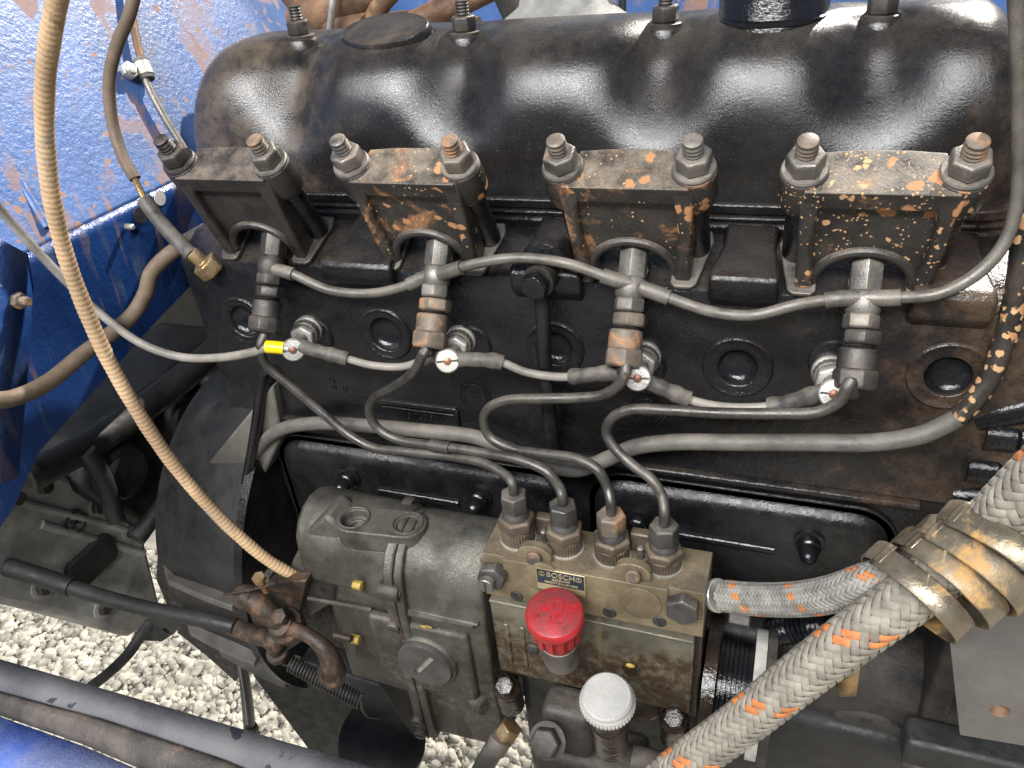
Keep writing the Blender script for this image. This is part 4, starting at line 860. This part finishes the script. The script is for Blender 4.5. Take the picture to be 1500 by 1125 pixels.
mk('sheet', MB().prism([(p.x, p.z) for p in [G(u, v, Y=60) for u, v in [(232, 755), (330, 760), (345, 1000), (300, 960), (262, 930), (228, 850)]]], lambda x, z: V((x, 60, z)), lambda x, z: V((x, 90, z))), M['shade'], bw, 2)
rdn = thing('upright_rod', G(362, 1080, Y=-30), 'thin black upright rod with a hex sleeve near the chassis rail', 'rod')
mk('rod', MB().tube(gp([(386, 545, 0), (376, 620, -4), (364, 690, -8), (352, 760, -14), (345, 860, -22), (355, 960, -30), (366, 1040, -34), (370, 1090, -36)]), 4.2, 14), M['gloss'], rdn)
mk('hex_sleeve', MB().hex(G(370, 1078, Y=-36), G(364, 1030, Y=-34)-G(370, 1078, Y=-36), 13, 17), M['iron'], rdn, .6)
# ------------------------------------------------------------------ throttle rod, lever, spring
tr_ = thing('throttle_rod', G(400, 938, Y=-95), 'long dark throttle rod running left from the governor lever', 'rod')
mk('rod', MB().tube(gp([(-60, 812, -112), (40, 838, -108), (90, 856, -106), (200, 888, -100), (300, 908, -96), (345, 918, -94)]), 6.2, 16, 3), M['shade'], tr_)
mk('thick_end', MB().tube(gp([(-60, 812, -112), (30, 836, -109), (105, 860, -105)]), 7.6, 18, 3), M['shade'], tr_)
mk('rod_socket', MB().tube(gp([(340, 917, -92), (370, 929, -95), (400, 937, -97)]), 6.8, 18), M['brownlink'], tr_)
mk('ball_cup', MB().ball(G(402, 938, Y=-98), 8.6, 20), M['brownlink'], tr_)
mk('ball_stud', MB().lathe([(5, -6), (5, 8), (8, 8.5), (8, 14)], G(402, 948, Y=-96), V((-.2, .2, -1)), 20), M['brownlink'], tr_)
gl = thing('governor_lever', G(430, 920, Y=-85), 'rusty brown control lever with pivot bolt at the left of the governor', 'lever')
mk('lever', MB().tube(gp([(356, 872, -95), (385, 890, -96), (415, 915, -96), (450, 930, -96), (475, 950, -98), (487, 975, -100), (490, 998, -100)]), 6.8, 14, 2, rmod=lambda k, q: 1+.25*math.sin(q*9)), M['brownlink'], gl)
mk('pivot_boss', MB().lathe([(13, -8), (13, -2), (10, 0), (9, 6), (7, 7)], G(415, 915, Y=-95), V((0, -.5, .86)), 28), M['brownlink'], gl)
mk('pivot_bolt', MB().hex(G(414, 905, Y=-96), V((0, -.5, .86)), 11, 7, rot=.3), M['brownlink'], gl, .5)
mk('lever_eye', MB().lathe([(9, -6), (10, -4), (10, 4), (9, 6), (5, 6), (5, 2)], G(486, 985, Y=-101), V((.1, -.9, .3)), 28), M['brownlink'], gl)
mk('end_roller', MB().lathe([(8, -5), (9, -3), (9, 3), (8, 5), (4, 5)], G(360, 874, Y=-95), V((-.2, -.7, .6)), 24), M['brownlink'], gl)
q = G(381, 850, Y=-98); a2 = V((.15, -.25, .95)); z_ = mk('adjusting_screw', MB().lathe([(2.5, -16), (2.5, 0)], q, a2, 14).hex(q, a2, 8.5, 5), M['brass'], gl)
mk('split_pin', MB().tube(gp([(328, 871, -98), (345, 868, -99), (375, 862, -99), (405, 853, -97)]), 1.1, 8), M['brownlink'], gl)
mk('mount_plate', MB().prism([(p.x, p.z) for p in [G(u, v, Y=-74) for u, v in [(368, 880), (400, 845), (455, 842), (440, 900), (450, 930), (420, 950), (385, 930)]]], lambda x, z: V((x, -80, z)), lambda x, z: V((x, -70, z))), M['brownlink'], gl, 1.5)
mk('stop_block', MB().prism([(p.x, p.z) for p in [G(u, v, Y=-62) for u, v in [(425, 830), (455, 770), (480, 750), (505, 770), (490, 880), (455, 900), (440, 870)]]], lambda x, z: V((x, -66, z)), lambda x, z: V((x, -40, z))), M['alu'], gl, 3)
sg = thing('return_spring', G(430, 985, Y=-88), 'black coil return spring below the governor lever', 'spring')
sa, sb_ = G(425, 972, Y=-92), G(530, 1028, Y=-94); dd = (sb_-sa).normalized(); u_, w_, _ = frame(dd); Ls = (sb_-sa).length
coil = [sa+dd*(Ls*k/(24*12))+(u_*math.cos(k*2*math.pi/12)+w_*math.sin(k*2*math.pi/12))*5.4 for k in range(24*12+1)]
mk('coil', MB().tube(coil, .85, 7, 5.0), M['shade'], sg)
mk('hook', MB().tube([coil[-1]]+gp([(530, 1018, -96), (529, 1035, -96), (540, 1050, -92), (556, 1052, -88)]), .95, 8), M['shade'], sg)
mk('hook', MB().tube([coil[0]]+gp([(420, 975, -95), (410, 970, -96), (402, 960, -97)]), .95, 8), M['shade'], sg)
# strap with hole over the gravel
bs = thing('black_stay', G(235, 915, Y=-60), 'black flat stay with an eye hanging over the gravel', 'stay')
mk('stay', MB().tube(gp([(120, 1015, -100), (160, 985, -92), (190, 955, -80), (212, 922, -64), (232, 900, -55)]), 5.0, 12), M['shade'], bs)
ep = [G(u, v, Y=-60) for u, v in [(202, 928), (222, 900), (262, 908), (258, 925), (240, 937), (212, 936)]]
ey = mk('eye_plate', MB().prism([(p.x, p.z) for p in ep], lambda x, z: V((x, -62, z)), lambda x, z: V((x, -58, z))), M['shade'], bs)
cut(ey, MB().lathe([(4, -10), (4, 10)], G(246, 922, Y=-60), EY, 20))
# crank case bottom and oil sump behind the pump
sm = thing('oil_sump', (150, 60, -420), 'black rounded oil sump below the engine block behind the pump', 'oil sump')
mk('added_dark_backing', MB().box((300, -22, -370), (270, 66, 200)), M['shade'], sm, 8, 3)  # added near-black box, darkens the open space under the pump
mk('pan', MB().prism([(16, -341), (22, -400), (60, -440), (150, -440), (190, -400), (196, -341)], lambda y, z: V((-40, y, z)), lambda y, z: V((410, y, z))), M['shade'], sm, 12, 3)
fd = G(560, 1040, Y=-30)
tm = thing('pump_bracket', (120, -20, -330), 'dark curved bracket plate under the governor of the injection pump', 'bracket')
cpx = [(372, 985), (430, 960), (560, 1000), (620, 1085), (590, 1112), (560, 1120), (500, 1108), (455, 1095)]
mk('plate', MB().prism([(p.x, p.z) for p in [G(u, v, Y=-30) for u, v in cpx]], lambda x, z: V((x, -34, z)), lambda x, z: V((x, -8, z))), M['shade'], tm, 3)
mk('cup', MB().lathe([(36, -30), (40, -20), (40, 0), (34, 3)], G(560, 1085, Y=-45), V((.3, -.3, .9)), 40), M['shade'], tm)
# ------------------------------------------------------------------ chassis rail at the lower left, near the camera
rl = thing('chassis_rail', G(200, 1060, Y=-210), 'faded blue chassis rail with rust and dark drops crossing the lower left corner', 'chassis rail')
def rp(u, v, y): return G(u, v, Y=y)
def longer(l): return [l[0]+(l[0]-l[1])*2.2]+l+[l[-1]+(l[-1]-l[-2])*2.5]
def strip(pa, pb, m, nm, th=4):
    vs = []; pa = longer(pa); pb = longer(pb)
    for (a, b_) in zip(pa, pb): vs += [a, b_]
    o = mk(nm, MB().add(vs, [(2*k, 2*k+1, 2*k+3, 2*k+2) for k in range(len(pa)-1)]), m, rl)
    s_ = o.modifiers.new('solid', 'SOLIDIFY'); s_.thickness = th*S; s_.offset = 0
ZR = -175
e1 = [G(-120, 935, Z=ZR), G(0, 968, Z=ZR), G(250, 1040, Z=ZR), G(560, 1131, Z=ZR), G(700, 1172, Z=ZR)]
e2 = [G(-120, 975, Z=ZR), G(0, 1012, Z=ZR), G(150, 1052, Z=ZR), G(330, 1112, Z=ZR), G(420, 1150, Z=ZR)]
strip(e1, e2, M['rail'], 'top_flange')
e2b = [p-EZ*1 for p in e2]; e3 = [G(-120, 1000, Z=ZR-9), G(0, 1048, Z=ZR-9), G(120, 1090, Z=ZR-9), G(260, 1150, Z=ZR-9), G(330, 1185, Z=ZR-9)]
ed = MB(); K = 7; e2b, e3x = longer(e2b), longer(e3)
for a, b_ in zip(e2b, e3x): ed.v += [a.lerp(b_, k/(K-1))+EZ*(3.2*math.sin(math.pi*k/(K-1))) for k in range(K)]
ed.f = [(i*K+k, i*K+k+1, i*K+K+k+1, i*K+K+k) for i in range(len(e2b)-1) for k in range(K-1)]
mk('worn_edge', ed, M['railw'], rl, ang=70).modifiers.new('solid', 'SOLIDIFY').thickness = 3*S
e4 = [p-EZ*5 for p in e3]; e5 = [G(-160, 1150, Z=ZR-10), G(-60, 1200, Z=ZR-10), G(60, 1250, Z=ZR-10), G(200, 1300, Z=ZR-10), G(300, 1340, Z=ZR-10)]
strip([p-EZ*4 for p in e3], e5, M['railb'], 'outer_flange')
# small clevis at the left edge
cv = thing('clevis_arm', G(30, 775, Y=-60), 'blue grey clevis arm with a rusty pin at the left edge', 'clevis')
mk('arm', MB().tube(gp([(-40, 715, -58), (0, 742, -60), (25, 762, -62), (45, 775, -62)]), 5.5, 12), M['rail'], cv)
mk('pin', MB().lathe([(5, -5), (5, 6), (4, 7), (.1, 7.2)], G(27, 771, Y=-68), V((.2, -.9, .3)), 18), M['rusty'], cv)
mk('link', MB().tube(gp([(35, 772, -60), (55, 800, -60), (72, 828, -62), (80, 850, -66)]), 5.5, 12), M['shade'], cv)
cw = thing('bare_wire', G(35, 750, Y=-62), 'bent brown wire curling at the left edge', 'wire')
mk('wire', MB().tube(gp([(-20, 680, -60), (5, 715, -60), (15, 745, -60), (30, 758, -60), (42, 765, -61)]), 1.6, 8), M['exh'], cw)
# ------------------------------------------------------------------ right-hand side: front of the engine
fr_ = thing('front_cover', (430, 60, -330), 'black timing cover with bolts at the right end of the engine', 'timing cover')
mk('casting', MB().prism([(20, -340), (20, -120), (30, -104), (190, -104), (190, -340)], lambda y, z: V((452, y, z)), lambda y, z: V((500, y, z))), M['blockp'], fr_, 6, 3)
for u, v in ((1462, 688), (1490, 640)):
    p = G(u, v, Y=12); q = mk('cover_bolt', MB().hex(p, EX, 13, 9), M['gloss'], fr_, .6); mk('bolt_collar', MB().lathe([(9, -16), (9, -2), (7.5, 0)], p, EX, 24), M['gloss'], q)
mk('cast_tube', MB().tube(gp([(1430, 610, 16), (1480, 600, 14), (1540, 590, 12)]), 9, 18), M['gloss'], fr_)
mk('lower_tube', MB().tube(gp([(1400, 725, 14), (1460, 728, 10), (1540, 730, 8)]), 10, 18), M['gloss'], fr_)
sh = thing('added_dark_wall', (505, 100, -330), 'dark backing wall added beyond the right end of the engine', 'shroud')  # added dark wall, hides bright ground past the end of the engine
mk('wall', MB().box((512, 110, -150), (10, 320, 340)), M['shade'], sh, 3)
mk('stiffener', MB().tube([(506, -40, 14), (506, 260, 14)], 6, 12, 20), M['shade'], sh)
dr = thing('vacuum_pump', (330, -20, -330), 'large dark rounded housing behind the braided hoses at the lower right', 'housing')
vcn = G(1290, 1030, Y=-20)
mk('body', MB().lathe([(52, 40), (62, 30), (64, 0), (58, -14), (40, -24), (.1, -27)], vcn, EY, 60), M['iron'], dr)
mk('face_ring', MB().lathe([(36, -22), (34, -28), (30, -30), (.1, -31)], vcn+V((-8, 0, -14)), EY, 48), M['iron'], dr)
mk('rib', MB().box(G(1365, 1010, Y=-34), (14, 40, 130)), M['iron'], dr, 4, 3)
q = G(1325, 1105, Y=-70); mk('hex_stud', MB().hex(q, V((.9, -.4, 0)), 13, 12), M['dark'], dr, .8)
mk('base', MB().box((340, 10, -300), (150, 60, 120)), M['shade'], dr, 6)
mk('corrugated_sleeve', MB().tube(gp([(1130, 928, -10), (1180, 918, -12), (1235, 915, -14)]), 10, 18, 1.0, rmod=lambda k, q: 1+.06*math.sin(k*2)), M['gloss'], dr)
pg_ = thing('steel_plate', G(1445, 1000, Y=-95), 'grey weathered steel plate with a threaded hole at the right edge', 'plate')
pp_ = [G(u, v, Y=-95) for u, v in [(1386, 890), (1430, 880), (1560, 850), (1560, 1100), (1406, 1074)]]
pm = mk('plate', MB().prism([(p.x, p.z) for p in pp_], lambda x, z: V((x, -96, z)), lambda x, z: V((x, -86, z))), M['plateg'], pg_)
hp = G(1465, 1042, Y=-96)
cut(pm, MB().lathe([(4.6, -3), (4.6, 14)], hp, EY, 24))
mk('threaded_hole', MB().lathe([(4.6, .2)]+[(4.5 if k % 2 else 4.0, .8+k*.6) for k in range(12)]+[(.1, 8)], hp, EY, 24, capped=False), M['exh'], pg_)
mk('lower_bar', MB().box(G(1450, 1110, Y=-70), (90, 20, 22)), M['shade'], pg_, 3)
# ------------------------------------------------------------------ behind the valve cover
ex1 = thing('exhaust_manifold', (60, 260, 100), 'rusty brown manifold pipes behind the rocker cover', 'manifold')
for pts, r_ in (([(415, -30, 300), (470, 20, 270), (540, 45, 255)], 15), ([(440, 35, 270), (520, -5, 260), (570, -40, 260)], 17), ([(545, 60, 260), (555, 10, 255), (590, -30, 255)], 9), ([(600, 40, 260), (660, 10, 260), (740, -30, 260)], 11), ([(480, 60, 290), (600, 40, 290), (700, 50, 290)], 14)):
    mk('runner', MB().tube(gp(pts), r_, 18, 4), M['exh'], ex1)
ro = thing('thin_rod', G(485, 20, Y=235), 'thin bright rod standing behind the rocker cover', 'rod')
mk('rod', MB().tube(gp([(482, 50, 235), (487, 10, 235), (492, -40, 235)]), 3, 12), M['zinc'], ro)
ai = thing('intake_pipe', G(780, 20, Y=220), 'dusty dark intake elbow behind the rocker cover', 'pipe')
mk('elbow', MB().tube(gp([(755, -60, 230), (775, -10, 228), (800, 45, 225), (820, 110, 225)]), 26, 28, 3, rmod=lambda k, q: 1+.45*max(0, q-.5)), M['iron'], ai)
mk('elbow_foot', MB().lathe([(62, -14), (58, 2), (46, 9), (34, 20), (29, 40)], G(825, 44, Y=222), EZ, 40), M['cast'], ai)
fw = thing('far_wing', (200, 520, 100), 'blue body wing on the far side of the engine bay', 'body panel')
mk('sheet', MB().box((200, 560, 40), (1300, 6, 240)), M['blue'], fw, 2)
mk('lip', MB().tube([(-450, 556, 160), (850, 556, 160)], 7, 14, 40), M['blue'], fw)
for u in (893, 913):
    lw = thing('cable_drop', G(u, 20, Y=240), 'left one of two thin dark rods behind the rocker cover' if u == 893 else 'right one of two thin dark rods behind the rocker cover', 'rod', 'rods behind the cover')
    mk('rod', MB().tube(gp([(u-2, 30, 240), (u, -40, 240)]), 3, 10), M['shade'], lw)
